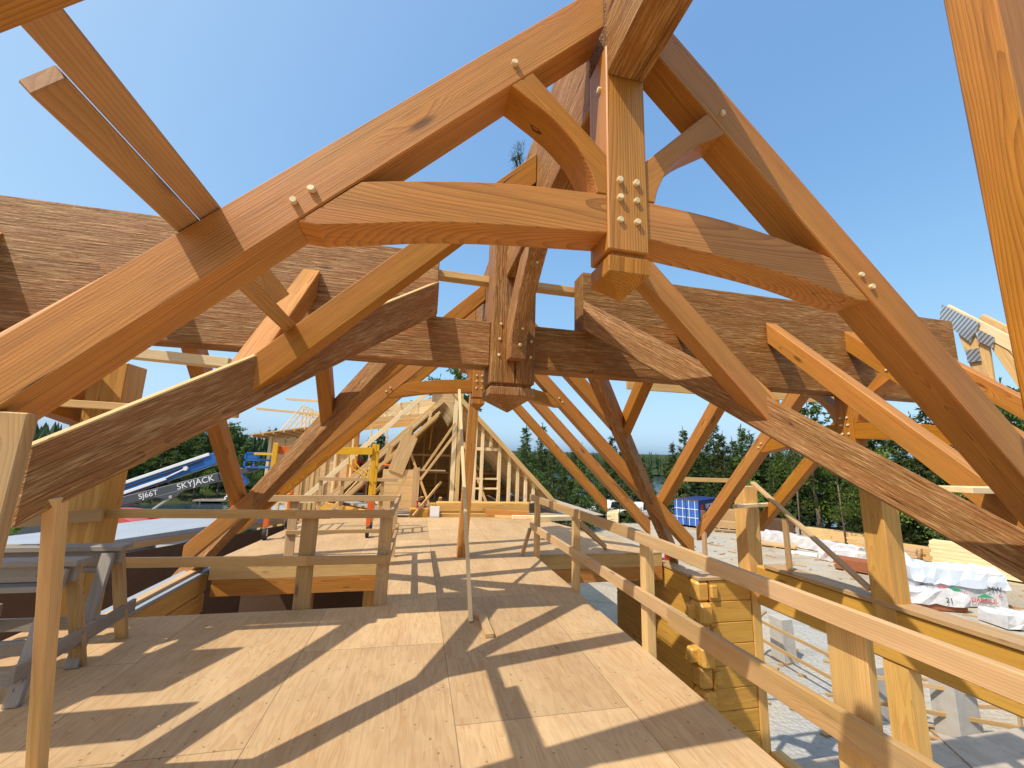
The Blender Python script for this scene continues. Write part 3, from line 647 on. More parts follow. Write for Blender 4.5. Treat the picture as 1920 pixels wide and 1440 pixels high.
g = thing('guard_rail', 'wooden guard rail boxed round the floor opening in front of the scaffold', 'guard rail', (-1.2, 5.4, 0))
for x0, x1, y, z1 in ((-1.24, -1.07, 5.30, .96), (-.385, -.24, 5.30, .97)): bx((x0, y, -.02), (x1, y + .045, z1), 'post', 'used', g, 2)
for x0, x1, y, z1 in ((-2.0, -1.86, 7.62, .93), (-.41, -.27, 7.62, .96)): bx((x0, y, .0), (x1, y + .045, z1), 'post', 'used', g, 2)
bm_((-3.12, 5.275, 1.02), (-.93, 5.275, 1.005), .04, .09, 'top_rail', 'pale', g); bm_((-1.3, 5.225, 1.015), (-.25, 5.225, 1.02), .04, .088, 'top_rail', 'used', g)
bm_((-2.95, 5.275, .53), (-1.06, 5.275, .505), .04, .10, 'middle_rail', 'pale', g); bm_((-1.12, 5.225, .52), (-.24, 5.225, .515), .04, .09, 'middle_rail', 'used', g)
bm_((-.255, 5.2, 1.02), (-.255, 7.7, 1.0), .04, .09, 'top_rail', 'used', g); bm_((-.255, 5.2, .52), (-.255, 7.7, .5), .04, .09, 'middle_rail', 'used', g)
bm_((-2.6, 7.6, .95), (-.25, 7.6, .97), .04, .10, 'top_rail', 'used', g); bm_((-2.0, 7.6, .42), (-.25, 7.6, .44), .04, .06, 'middle_rail', 'used', g)
# boards behind column
hboard((-4.6, 4.7, .93), (-3.05, 5.1, 1.03), .04, .12, 'short rail board running past the foot of the big column', 'used', group=None, name='rail_board')

# ------------------------------------------------------------------ props, posts, leaning boards
def vpost(A, B, w, d, label, mat, name='prop_post', up=(0, 1, 0), group=None, cat='post'):
    mb = MB(); mb.beam(V(*A), V(*B), w, d, up, 0.004); return one(name, label, cat, mb, mat, group)
vpost((-1.29, 1.625, -.02), (-1.262, 1.625, 1.80), .10, .045, 'pale prop post under the sloping rafter of the nearest truss', 'used')
vpost((-1.83, 2.95, 0), (-1.585, 2.33, 1.475), .055, .07, 'slim leaning prop post in front of the sawhorses', 'pale')
mb = MB(); mb.box((-3.45, 5.15, -.3), (-3.12, 5.48, 2.60), 2, .008)
th = one('timber_column', 'thick square golden column behind the sawhorses', 'column', mb, 'post')
vpost((.66, 4.66, 0), (.57, 6.43, 2.74), .06, .04, 'thin pale stud leaning from the floor up to the far truss collar', 'fresh', 'leaning_stud', (1, 0, 0), cat='stud')
vpost((.865, 7.62, 0), (.985, 7.60, 3.55), .17, .19, 'square orange post standing on the floor behind the far truss', 'stain', 'shoring_post')
mb = MB(); mb.beam(V(.79, 4.75, .022), V(.79, 4.24, .022), .09, .04); mb.beam(V(.70, 5.05, .02), V(.78, 4.72, .02), .09, .036)
one('scrap_board', 'short scrap board lying at the foot of the leaning stud', 'board', mb, 'used')
mb = MB(); mb.box((2.70, 1.13, -3.3), (2.98, 1.32, 5.6), 2, .01)
one('timber_post', 'tall stained post at the very edge, nearest the camera', 'post', mb, 'stain')

# ------------------------------------------------------------------ sawhorses
def sawhorse(x0, x1, y, label):
    t = thing('sawhorse', label, 'sawhorse', ((x0 + x1) / 2, y, 0), 'weathered sawhorses by the column')
    bm_((x0, y, .84), (x1, y, .84), .15, .04, 'top_board', 'grey', t); bm_((x0 + .03, y, .76), (x1 - .03, y, .76), .045, .11, 'top_beam', 'grey', t)
    bm_((x0 + .05, y, .66), (x1 - .12, y, .66), .10, .04, 'lower_board', 'grey', t)
    for sx, xx in ((1, x1 - .10), (-1, x0 + .10)):
        for sy in (-1, 1):
            bm_((xx + .03 * sx, y + sy * .28, 0), (xx, y + sy * .055, .80), .09, .04, 'leg', 'grey' if sy < 0 else 'used', t, up=(1, 0, 0) if False else (0, sy, 0.3))
        bm_((xx + .05 * sx, y - .36, .22), (xx + .05 * sx, y + .34, .26), .03, .11, 'end_brace', 'grey', t)
    for sy in (-1, 1): bm_((x0 + .02, y + sy * .25, .16), (x1 - .05, y + sy * .25, .16), .03, .10, 'side_brace', 'grey', t)
    return t
sawhorse(-3.55, -2.44, 4.47, 'grey weathered sawhorse standing right against the big column')
sawhorse(-3.50, -2.42, 3.95, 'grey weathered sawhorse with a stained top, in front of the other')

# ------------------------------------------------------------------ floor edges: rim joists and floor beams
def boxthing(name, label, cat, lo, hi, mat, group=None, l=None, bev=.004): mb = MB(); mb.box(lo, hi, l, bev); return one(name, label, cat, mb, mat, group)
RG = 'rim joists and beams under the floor edges'
boxthing('rim_joist', 'pale nailed rim joist across the back of the railed floor opening', 'joist', (-3.0, 7.56, -.26), (-.33, 7.60, -.026), 'pale', RG)
boxthing('floor_beam', 'orange floor beam under the nailed joist of the railed opening', 'beam', (-2.95, 7.56, -.50), (-.33, 7.75, -.265), 'stain', RG)
boxthing('rim_joist', 'pale rim joist of the far floor meeting the log wall corner', 'joist', (2.19, 7.56, -.26), (4.74, 7.60, -.026), 'pale', RG)
boxthing('floor_beam', 'orange floor beam under the far floor beside the log wall', 'beam', (2.19, 7.56, -.50), (4.74, 7.75, -.265), 'stain', RG)
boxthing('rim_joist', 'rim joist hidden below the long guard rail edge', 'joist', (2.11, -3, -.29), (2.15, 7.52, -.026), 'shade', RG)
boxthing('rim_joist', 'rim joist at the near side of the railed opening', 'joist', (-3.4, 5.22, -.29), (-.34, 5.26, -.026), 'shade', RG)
boxthing('rim_joist', 'rim joist beside the walkway at the railed opening', 'joist', (-.38, 5.28, -.29), (-.34, 7.54, -.026), 'pale', RG)
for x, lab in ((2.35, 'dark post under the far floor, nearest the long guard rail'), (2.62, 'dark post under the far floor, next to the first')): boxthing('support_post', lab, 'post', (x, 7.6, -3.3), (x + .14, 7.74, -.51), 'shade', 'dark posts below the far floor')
for x, lab in ((-.75, 'golden post down in the railed opening'), (-1.75, 'thin pale stud down in the railed opening, first of two'), (-1.62, 'thin pale stud down in the railed opening, second of two')):
    boxthing('support_post', lab, 'post', (x, 7.9, -3.3), (x + (.2 if x > -1 else .05), 8.1, -.51), 'log' if x > -1 else 'pale', 'posts below the railed opening')
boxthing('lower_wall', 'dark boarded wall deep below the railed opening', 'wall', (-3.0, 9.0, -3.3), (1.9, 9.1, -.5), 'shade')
# left plate with flashing
t = thing('log_wall', 'low log wall with pale capped top beside the railed opening', 'wall', (-3.2, 6.4, -3.3), 'log walls of the house')
mb = MB()
for i in range(10): mb.box((-3.38, 5.5, -3.3 + i * .31), (-3.14, 7.9, -3.3 + i * .31 + .30), 1, .03)
mb.build('log_courses', 'log', t); bx((-3.42, 5.5, -.19), (-3.08, 7.9, -.15), 'cap', 'membrane', t, 1); bx((-3.27, 5.5, -.15), (-3.16, 7.9, -.11), 'plate', 'used', t, 1)

# ------------------------------------------------------------------ log wall with interlocking corner, posts and headers of the yard wing
t = thing('log_wall', 'golden log wall corner with interlocking notched ends beside the long guard rail', 'wall', (4.85, 6.7, -3.3), 'log walls of the house')
mb = MB(); mn = MB(); n = 9; hgt = (3.3 - .27) / n
for i in range(n):
    z = -3.3 + i * hgt
    mb.box((4.80, 6.86, z), (5.02, 9.6, z + hgt - .004), 1, .012)
    mb.box((5.03, 6.62, z), (5.86, 6.86, z + hgt - .004), 0, .012)
    o_ = .10 if i % 2 else .02
    mn.box((4.80 - .02, 6.62 - o_, z), (5.03, 6.858, z + hgt - .004), 1 if i % 2 else 0, .045)
    if i % 2: mn.box((4.80 - .14, 6.66, z + .05), (4.81, 6.82, z + hgt - .05), 0, .03)
    else: mn.box((5.03, 6.56, z + .06), (5.16, 6.63, z + hgt - .06), 0, .02)
mb.build('log_courses', 'log', t); mn.build('corner_notches', 'log', t)
bx((4.78, 6.84, -.262), (5.06, 9.6, -.215), 'cap_board', 'used', t, 1); bx((4.82, 6.60, -.262), (5.86, 6.83, -.212), 'cap_board', 'used', t, 0)
bx((5.865, 6.6, -3.3), (6.03, 6.85, -.22), 'door_jamb', 'log', t, 2)
t = thing('log_wall', 'golden log header wall running towards the camera under the two golden posts', 'wall', (6.1, 3, -3.3), 'log walls of the house')
for z0, z1 in ((-.68, -.36), (-.355, -.03)): bx((5.98, -1.5, z0), (6.22, 6.6, z1), 'header_log', 'log', t, 1, .025)
bx((5.95, -1.5, -.025), (6.30, 6.38, .03), 'cap_board', 'used', t, 1)
for z0, z1 in ((-3.28, -3.1), (-3.095, -2.92)): bx((5.98, 1.4, z0), (6.22, 6.6, z1), 'sill_log', 'log', t, 1, .025)
bx((6.0, 4.33, -2.92), (6.2, 4.62, -.685), 'mullion_post', 'log', t, 2); bx((6.21, 4.40, -2.9), (6.28, 4.52, -.685), 'mullion_trim', 'post', t, 2)
bx((6.0, 1.9, -2.92), (6.2, 2.15, -.685), 'mullion_post', 'log', t, 2)
PG = 'golden posts on the header of the yard wing'
for y, zt, lab in ((6.72, 1.32, 'golden post on the log wall corner, with a curved shadow across it'), (4.36, 1.62, 'golden post standing under the longest valley rafter')):
    t = thing('golden_post', lab, 'post', (6.07, y, -.2), PG)
    bx((5.96, y, -.205), (6.24, y + .28, zt), 'shaft', 'post', t, 2, .008); bx((6.245, y + .06, -.2), (6.31, y + .24, zt), 'side_trim', 'log', t, 2)
vpost((6.0, 6.55, 1.40), (6.0, 4.66, .12), .04, .10, 'thin brown brace sloping between the two golden posts', 'used', 'diagonal_brace', (1, 0, 0), cat='brace')
vpost((5.35, 7.1, -.21), (5.35, 7.1, .84), .05, .09, 'short weathered stub post in front of the blue container', 'used', 'stub_post')
vpost((6.05, 5.95, -.2), (6.03, 5.95, .84), .045, .09, 'short stub post under the rafter tail before the spruces', 'used', 'stub_post')
vpost((6.12, 2.3, -.2), (6.0, 2.9, 1.1), .045, .10, 'short board leaning behind the longest valley rafter at the frame edge', 'used', 'leaning_board', (1, 0, 0), cat='board')
t = thing('screw_jack', 'dark red steel screw jack under the valley foot on the log wall', 'jack', (5.05, 7.9, -.21)); mb = MB(); mb.cyl((5.05, 7.9, -.21), (5.05, 7.9, .18), .035, 10); mb.build('screw', 'red', t); bx((4.97, 7.82, .18), (5.13, 7.98, .20), 'head_plate', 'red', t); bx((4.97, 7.82, -.214), (5.13, 7.98, -.2), 'base_plate', 'red', t)
# shoring under the valley feet
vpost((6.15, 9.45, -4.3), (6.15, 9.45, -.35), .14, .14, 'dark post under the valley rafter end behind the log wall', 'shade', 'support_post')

# ------------------------------------------------------------------ porch: concrete piers with wooden rails, boards on lower floor
CG = 'concrete piers in the gravel below the wing'
for x, y, w, d, zt, lab in ((11.7, 12.0, .5, .5, -3.05, 'farthest concrete pier, topped white, seen under the golden header'), (11.6, 9.2, .42, .5, -3.15, 'middle concrete pier partly behind the golden mullion post'), (12.5, 8.1, .75, .5, -3.1, 'concrete pier nearest the plywood porch with a lit rail before it')):
    mb = MB(); mb.prism([V(x - w / 2, y - d / 2, -4.35), V(x + w / 2, y - d / 2, -4.35), V(x + w * .42, y - d * .42, zt), V(x - w * .42, y - d * .42, zt)], (0, d, 0), (0, 0, 1), .01)
    one('concrete_pier', lab, 'pier', mb, 'concrete', CG)
g = thing('guard_rail', 'low brown rail fence between the concrete piers', 'guard rail', (11, 9, -4.3))
for z in (-3.2, -3.75): bm_((11.1, 12.3, z), (11.0, 9.0, z), .04, .09, 'rail', 'used', g); bm_((11.0, 8.9, z - .05), (13.2, 7.4, z), .04, .09, 'rail', 'used', g)
bm_((12.9, 8.0, -3.6), (16.0, 7.2, -3.6), .04, .09, 'rail', 'used', g)
for x, y in ((11.05, 9.0), (11.1, 12.3), (13.2, 7.4)): bm_((x, y, -4.35), (x, y, -3.1), .09, .04, 'post', 'used', g)
LG = 'boards lying on the lower floors'
def flat(name, x, y, z, w, l, rot, label, mat, group=LG, t=.03):
    c, s_ = math.cos(R(rot)), math.sin(R(rot)); mb = MB(); mb.beam(V(x - s_ * l / 2, y + c * l / 2, z + t / 2 + .004), V(x + s_ * l / 2, y - c * l / 2, z + t / 2 + .004), w, t); return one(name, label, 'board', mb, mat, group)
flat('loose_board', 7.0, 5.5, -3.36, .28, 2.6, 40, 'grey board lying diagonally on the lower plywood behind the mullion', 'grey')
flat('loose_board', 7.5, 5.1, -3.36, .22, 2.0, 44, 'grey board beside the first on the lower plywood', 'grey')
flat('plywood_sheet', 10.6, 6.1, -3.36, 1.2, 1.6, 60, 'pale plywood sheet lying by the concrete pier nearest the porch', 'plygrey')
flat('floor_hatch', 7.5, 13.0, -3.3, .9, .9, 10, 'dark square sheet on the lower floor below the log wall', 'grey')
flat('loose_board', 11.8, 4.8, -3.36, .2, 2.6, 70, 'golden board at the porch edge below the frame side', 'log')

# ------------------------------------------------------------------ pale roof of the shed wing, tarp, dark walls
t = thing('low_roof', 'low pale membrane roof below the boom lift', 'roof', (-6.0, 10, -.2))
pf = [(-8.4, 5.3), (-3.40, 14.1), (-4.5, 16.3), (-10.4, 6.2)]
mb = MB(); mb.prism([V(x, y, -.20) for x, y in pf], (0, 0, .1), (0, 1, 0), .004); mb.build('roof_surface', 'membrane', t)
mb = MB(); mb.beam(V(-8.4, 5.3, -.27), V(-3.40, 14.1, -.27), .04, .13); mb.build('fascia', 'used', t)
mb = MB(); mb.beam(V(-8.3, 5.5, -1.85), V(-3.42, 14.05, -1.85), .08, 2.9); mb.beam(V(-3.45, 14.1, -1.85), V(-2.7, 12.4, -1.85), .08, 2.9); mb.build('wall', 'shade', t)  # wall coloured dark for the shade inside, under the roof
mb = MB(); random.seed(3)
pts = [(-7.9, 7.0, -.08), (-7.1, 7.3, -.08), (-6.5, 8.3, -.08), (-6.35, 8.9, -.08), (-6.9, 8.9, -.08), (-7.8, 8.1, -.08)]
cen = V(-7.05, 8.0, .34); i0 = 0; mb.v = [V(*p) for p in pts] + [V(p[0] * .6 + cen.x * .4, p[1] * .6 + cen.y * .4, .16 + random.uniform(0, .12)) for p in pts] + [cen]
n = len(pts); mb.f = [[i, (i + 1) % n, n + (i + 1) % n, n + i] for i in range(n)] + [[n + i, n + (i + 1) % n, 2 * n] for i in range(n)]; mb.g = [(0, 0, 0)] * len(mb.v)
one('blue_tarp', 'crumpled bright blue tarp heaped on the pale roof', 'tarp', mb, 'tarp')

# wood chips on the floor near the sawhorses
mb = MB(); random.seed(77)
for i in range(110):
    x, y = (random.uniform(-3.2, 2.0), random.uniform(1.5, 5.1)) if i % 3 else (random.uniform(-2.6, -1.2), random.uniform(3.2, 5.0)); a = random.uniform(0, 3.14); s_ = random.uniform(.004, .011)
    d = V(math.cos(a), math.sin(a), 0) * s_; e = V(-math.sin(a), math.cos(a), 0) * s_ * .35; i0 = len(mb.v); p = V(x, y, .002)
    mb.v += [p - d - e, p + d - e, p + d + e + V(0, 0, .006), p - d + e + V(0, 0, .004)]; mb.g += [(i * .3, 0, .1)] * 4; mb.f.append([i0, i0 + 1, i0 + 2, i0 + 3])
structure(mb.build('wood_chips', 'pale', base=(0, 0, 0)), 'stuff')
# ------------------------------------------------------------------ rolling scaffold on the far floor
random.seed(11)
t = thing('rolling_scaffold', 'yellow and orange rolling scaffold tower on black casters', 'scaffold', (-1.9, 9.9, 0))
for x, ys in ((-2.82, (9.3, 10.75)), (-.92, (9.42, 10.05))):
    for y in ys:
        mb = MB(); mb.box((x - .045, y - .04, .82), (x + .045, y + .04, 1.93 if x > -2 else 1.88), 2, .006); mb.build('upright', 'yellow', t)
        mb = MB(); mb.box((x - .044, y - .039, .24), (x + .044, y + .039, .825), 2, .006); mb.build('lower_upright', 'orange', t)
        c = MB(); c.cyl((x - .03, y, .11), (x + .03, y, .11), .11, 16); ca = c.build('caster', 'rubber', t)
        c = MB(); c.cyl((x - .026, y, .075), (x + .026, y, .075), .035, 12); c.box((x - .035, y - .03, .07), (x - .026, y + .03, .2), 2, 0); c.box((x + .026, y - .03, .07), (x + .035, y + .03, .2), 2, 0); c.cyl((x, y, .17), (x, y, .26), .025, 8); c.build('fork', 'chrome', ca)
    y0, y1 = ys
    for z in (.42, .75, 1.1, 1.45, 1.78): bm_((x, y0, z), (x, y1, z), .03, .03, 'rung', 'yellow', t)
for y in (9.36, 10.3):
    bm_((-2.8, y, 1.74), (-1.75, y, 1.76), .05, .15, 'side_channel', 'orange', t); bm_((-1.75, y, 1.76), (-.95, y, 1.775), .05, .15, 'side_channel', 'yellow', t)
    mb = MB(); mb.tube([(-1.42, y - .02, 1.68), (-1.40, y - .02, 1.5), (-1.3, y - .02, 1.38), (-1.0, y - .02, 1.2)], .018); mb.build('knee_brace', 'yellow', t)
# ------------------------------------------------------------------ framed gable house beyond the far floor
random.seed(21)
t = thing('framed_house', 'open framed gable house with log base, studs and roof trusses beyond the scaffold', 'house', (.9, 15, -3.3))
GX, GY, GZ = 0.85, 13.2, 3.85
mb = MB()
for i in range(12): mb.box((.62, 12.62, -3.2 + i * .30), (3.45, 12.86, -3.2 + i * .30 + .295), 0, .03)
mb.build('front_log_wall', 'log', t)
mb = MB()
for i in range(12): mb.box((-.12, 12.55, -3.25 + i * .29), (.42, 12.8, -3.25 + i * .29 + .285), 0, .03)
mb.build('log_stub', 'log', t); bx((.44, 12.5, -.3), (.60, 12.84, .36), 'jamb', 'log', t, 2)
mb = MB()
for i in range(12): mb.beam(V(-1.2, 12.9, -3.2 + i * .29), V(-3.2, 15.5, -3.2 + i * .29), .24, .285, (0, 0, 1), .03)
mb.build('side_log_wall', 'log', t); bm_((-1.2, 12.9, .25), (-3.2, 15.5, .25), .3, .03, 'plate', 'membrane', t)
mb = MB()
for i in range(4): mb.box((-2.2, 19.5, .0 + i * .3), (4.2, 19.7, .295 + i * .3), 0, .03)
mb.build('rear_log_wall', 'log', t)
bx((-2.6, 12.85, -.02), (6.0, 20.0, .0), 'interior_floor', 'plygrey', t); bx((-2.6, 12.4, -.28), (-.1, 12.44, -.0), 'floor_rim', 'pale', t)
bx((-.9, 13.0, 0), (-.85, 13.05, .32), 'stair_newel', 'log', t, 2)
for x in (1.02, 1.17): bx((x, 13.0, .3), (x + .13, 13.14, 3.95), 'corner_post', 'fresh' if x < 1.1 else 'pale', t, 2)
for x in (1.95, 2.22, 2.52, 2.85, 3.13, 3.40, 3.66):
    top = 3.06 - 1.1 * (x - 1.72)
    if x in (2.22,): bx((x, 13.10, 2.05), (x + .09, 13.29, top), 'stud', 'fresh', t, 2)
    else: bx((x, 13.10, .34), (x + .09, 13.29, top), 'stud', 'fresh', t, 2)
bx((1.72, 13.15, .34), (1.82, 13.29, 3.02), 'stud', 'fresh', t, 2)
bm_((1.72, 13.22, 1.98), (2.57, 13.22, 1.98), .14, .10, 'window_header', 'fresh', t); bm_((1.72, 13.22, 1.05), (2.57, 13.22, 1.05), .14, .05, 'window_sill', 'fresh', t)
bm_((1.72, 13.22, .75), (2.57, 13.22, .75), .14, .05, 'window_sill', 'fresh', t); bm_((1.70, 13.22, .33), (3.75, 13.22, .33), .14, .04, 'bottom_plate', 'fresh', t)
bm_((1.58, 13.18, 3.25), (3.85, 13.18, .76), .2, .07, 'raked_plate', 'fresh', t, up=(1, 0, 1))
# right roof plane: sheathing over close rafters, seen from below; soffit ladder at the front
def rp(x, y, z): return V(x, y, z)
mb = MB(); mb.prism([V(GX, 12.95, GZ + .06), V(GX + 3.75, 12.95, GZ + .06 - 3.75), V(GX + 3.75, 12.95, GZ + .10 - 3.75), V(GX, 12.95, GZ + .10)], (0, 6.6, 0), (0, 1, 0), 0); mb.build('roof_sheathing', 'osb', t)
for i in range(14):
    y = 13.3 + i * .45; bm_((GX + .02, y, GZ - .10), (GX + 3.7, y, GZ - .10 - 3.68), .05, .2, 'rafter', 'fresh', t, up=(1, 0, 1))
for i in range(13):
    s = .35 + i * .27; bm_((GX + s, 12.97, GZ - s - .0), (GX + s, 13.2, GZ - s - .0), .04, .1, 'lookout', 'pale', t, up=(1, 0, 1))
bm_((GX + .05, 12.95, GZ - .02), (GX + 3.75, 12.95, GZ - 3.72), .04, .14, 'barge_board', 'pale', t, up=(1, 0, 1))
bx((.32, 12.98, 3.38), (1.0, 13.02, 3.98), 'gable_panel', 'osb', t, 0)
# pale trusses of the wing behind, stacked above the left slope
for i in range(6):
    y = 15.0 + i * .5; zt = 3.75 - i * .03
    bm_((-2.6, y, zt - .62), (.5, y, zt), .045, .09, 'truss_chord', 'fresh', t); bm_((-2.6, y, zt - .95), (.4, y, zt - .55), .045, .09, 'truss_chord', 'pale', t)
    for s in (-2.2, -1.6, -1.0, -.4): bm_((s, y, zt - .9 + (s + 2.6) * .13), (s + .3, y, zt - .5 + (s + 2.6) * .2), .04, .07, 'truss_web', 'fresh', t, up=(0, 1, 0))
for i in range(7): bm_((GX - .3 - i * .42, 15.05, GZ - .42 - i * .42), (GX - .3 - i * .42, 19.3, GZ - .42 - i * .42), .14, .04, 'purlin', 'pale', t, up=(-1, 0, 1))
# left slope: bare trusses in front, sheathed further back
bm_((.42, 12.9, 3.92), (-3.05, 12.9, .42), .05, .14, 'barge_board', 'fresh', t, up=(-1, 0, 1))
for i in range(8):
    y = 13.2 + i * .55
    bm_((GX - .1, y, GZ - .2), (GX - 3.6, y, GZ - 3.7), .045, .09, 'truss_chord', 'fresh' if i % 2 else 'pale', t, up=(-1, 0, 1))
    if i % 2 == 0:
        bm_((GX - .25, y, GZ - .75), (GX - 3.3, y, GZ - 3.85), .045, .08, 'truss_chord', 'pale', t, up=(-1, 0, 1))
        for s in (.5, 1.1, 1.7, 2.3): bm_((GX - s, y, GZ - s - .15), (GX - s - .1, y, GZ - s - .62), .04, .07, 'truss_web', 'pale', t, up=(1, 0, 0))
mb = MB(); mb.prism([V(GX - .05, 15.1, GZ - .05), V(GX - 3.7, 15.1, GZ - 3.7), V(GX - 3.7, 15.1, GZ - 3.66), V(GX - .05, 15.1, GZ - .01)], (0, 4.4, 0), (0, 1, 0), 0); mb.build('roof_sheathing', 'osb', t)
mb = MB(); mb.prism([V(GX - 2.2, 19.4, 0.9), V(GX + 2.6, 19.4, .9), V(GX + .0, 19.4, 3.7)], (0, .03, 0), (1, 0, 0), 0); mb.build('back_gable', 'osb', t)
for s in (-1, 1): bm_((GX + s * .5, 17, 2.9), (GX + s * 1.6, 17, 1.2), .05, .09, 'truss_web', 'pale', t)
bm_((GX - 1.5, 17, 1.75), (GX + 1.6, 17, 1.75), .05, .09, 'truss_web', 'pale', t); bm_((GX - .35, 16.8, 3.1), (GX - .42, 16.8, 1.95), .05, .05, 'hanging_strap', 'yellow', t, up=(1, 0, 0))
for x in (-2.9, -2.35, -1.75, -1.2): bx((x, 15.9, .0), (x + .06, 15.96, 2.2 + .4 * (x + 2.9)), 'stud', 'fresh', t, 2)
bx((-2.5, 16.3, 0), (-2.2, 16.6, 2.6), 'corner_post', 'stain', t, 2)
BG = 'boards propped about the framed house'
for A, B, lab in (((.15, 12.9, 1.25), (1.08, 12.95, 2.75), 'thin brace leaning onto the pale corner post, upper one'), ((.12, 12.8, 1.0), (1.12, 12.9, 2.45), 'thin brace leaning onto the pale corner post, lower one'), ((-.02, 12.4, .02), (.75, 13.0, .95), 'grey board propped low beside the log stub')):
    mb = MB(); mb.beam(V(*A), V(*B), .04, .07); one('leaning_brace', lab, 'brace', mb, 'pale', BG)
t2 = thing('panel_stack', 'tall plywood panel standing on a stepped plank wall inside the framed house', 'panel', (-.35, 12.9, 0))
bm_((-.62, 12.95, 1.2), (-.25, 12.95, 2.3), .45, .03, 'panel', 'osb', t2, up=(0, 1, 0)); mb = MB()
for i in range(5): mb.box((-1.05 + .02 * i, 12.98, .14 + i * .23), (.08, 13.04, .14 + i * .23 + .225), 0, .006)
mb.build('plank_wall', 'pale', t2); bx((-.1, 12.9, .1), (.1, 13.1, 1.35), 'plank_post', 'used', t2, 2); bm_((.05, 12.95, 1.28), (.85, 12.95, 1.28), .3, .04, 'shelf', 'used', t2)
mb = MB(); mb.beam(V(-1.4, 14.5, 1.42), V(-.55, 14.0, 1.36), .3, .03); one('orange_board', 'orange board lying flat among the tools inside the framed house', 'board', mb, 'orange')
g = thing('guard_rail', 'far wooden guard rail in front of the plank wall of the framed house', 'guard rail', (-1.8, 12.2, 0))
for x in (-2.55, -2.0, -.95): bx((x, 12.25, 0), (x + .09, 12.29, 1.05), 'post', 'used', g, 2)
bm_((-2.6, 12.22, 1.02), (-.5, 12.22, 1.02), .04, .09, 'top_rail', 'used', g); bm_((-2.6, 12.22, .5), (-.5, 12.22, .5), .04, .09, 'middle_rail', 'used', g)
mb = MB(); mb.beam(V(-.6, 12.25, .45), V(-.3, 12.25, 1.1), .03, .08); one('leaning_brace', 'short prop leaning beside the plank wall', 'brace', mb, 'pale', BG)
random.seed(5)
for i in range(9):
    x = -2.0 + i * .55; z1 = min(3.3 - abs(x - GX) * 1.0, 2.6); bx((x, 17.6, .0), (x + .06, 17.68, max(.9, z1)), 'stud', 'pale', t, 2)
bm_((-2.1, 17.62, 1.05), (3.2, 17.62, 1.05), .1, .06, 'sill_plate', 'pale', t)
for i in range(7):
    x = -1.9 + i * .7; bm_((x, 14.4 + random.uniform(-.5, 1.5), .06), (x + random.uniform(-.4, .8), 15.5 + random.uniform(-.5, 1.5), .1 + random.uniform(0, .25)), .1, .08, 'loose_stock', 'fresh' if i % 2 else 'pale', t)
for A, B in (((-1.6, 13.9, .05), (-.2, 14.4, 1.9)), ((-2.4, 13.6, .05), (-1.3, 14.6, 1.5)), ((.5, 15.2, .05), (-.6, 15.6, 2.6)), ((2.4, 13.9, .05), (1.5, 14.2, 2.2))): bm_(A, B, .05, .09, 'brace', 'pale', t)
# tools and bracket bits on the log base
SG = 'red screw jacks on the log base of the framed house'
for x, y, z, lab in ((.08, 12.65, .24, 'small red screw jack on the log stub, outer one'), (.30, 12.65, .24, 'small red screw jack on the log stub, inner one'), (.55, 12.45, .02, 'red screw jack on a white block on the floor')):
    t3 = thing('screw_jack', lab, 'jack', (x, y, z), SG); mb = MB(); mb.cyl((x, y, z), (x, y, z + .16), .022, 8); mb.cyl((x, y, z + .16), (x, y, z + .18), .05, 8); mb.cyl((x, y, z - .005), (x, y, z + .015), .05, 8); mb.build('screw', 'red', t3)
    if z < .1: bx((x - .1, y - .08, .0), (x + .16, y - .055, .3), 'block', 'white', t3)
LP = 'boards lying at the end of the far floor'
flat('lumber_piece', 3.0, 12.0, 0.0, .14, 1.6, 62, 'pale board lying at the far floor end, nearest the guard rail', 'pale', LP, .06)
flat('lumber_piece', 3.6, 11.9, 0.0, .16, 1.7, 88, 'pale plank lying behind it at the far floor end', 'fresh', LP, .1)
flat('lumber_piece', 3.9, 11.6, 0.0, .14, 1.3, 100, 'bright plank lying outermost at the far floor end', 'fresh', LP, .12)
mb = MB(); mb.beam(V(2.05, 12.4, .12), V(3.3, 12.1, .1), .1, .2); one('beam_offcut', 'orange beam offcut lying before the log base of the framed house', 'beam', mb, 'stain')
# second framed building farther off
t = thing('framed_building', 'framed building with bare roof trusses and long boards in the sky', 'building', (-5.0, 18.5, -3.3))
bx((-5.75, 18.0, -3.3), (-5.65, 18.14, 2.3), 'corner_stud', 'fresh', t, 2); bx((-5.64, 18.05, -3.3), (-2.6, 18.1, 2.25), 'sheathing', 'osb', t, 0)
for x in (-5.2, -4.8, -4.4, -4.0, -3.6, -3.2): bx((x, 17.98, -.5), (x + .045, 18.04, 2.2), 'stud', 'pale', t, 2)
mb = MB(); mb.prism([V(-6.3, 17.6, 2.30), V(-2.6, 17.6, 3.0), V(-2.6, 17.6, 3.04), V(-6.3, 17.6, 2.34)], (0, 4, 0), (0, 1, 0), 0); mb.build('roof_deck', 'osb', t)
for i in range(10): bm_((-6.2 + i * .36, 17.55, 2.28 + i * .068), (-6.2 + i * .36, 21, 2.28 + i * .068), .04, .08, 'rafter', 'pale', t)
for i in range(5):
    y = 18.2 + i * .6
    bm_((-4.72, y, 3.62), (-5.6, y, 2.3), .04, .08, 'truss_chord', 'fresh', t, up=(0, 1, 0)); bm_((-4.68, y, 3.62), (-4.1, y, 2.6), .04, .08, 'truss_chord', 'fresh', t, up=(0, 1, 0)); bm_((-4.7, y, 3.5), (-4.7, y, 2.5), .04, .07, 'truss_web', 'fresh', t, up=(0, 1, 0))
bm_((-6.45, 18.3, 3.39), (-3.6, 18.1, 3.23), .05, .09, 'truss_tie', 'pale', t); bm_((-5.5, 18.6, 3.88), (-3.2, 18.4, 3.82), .05, .09, 'truss_tie', 'pale', t)
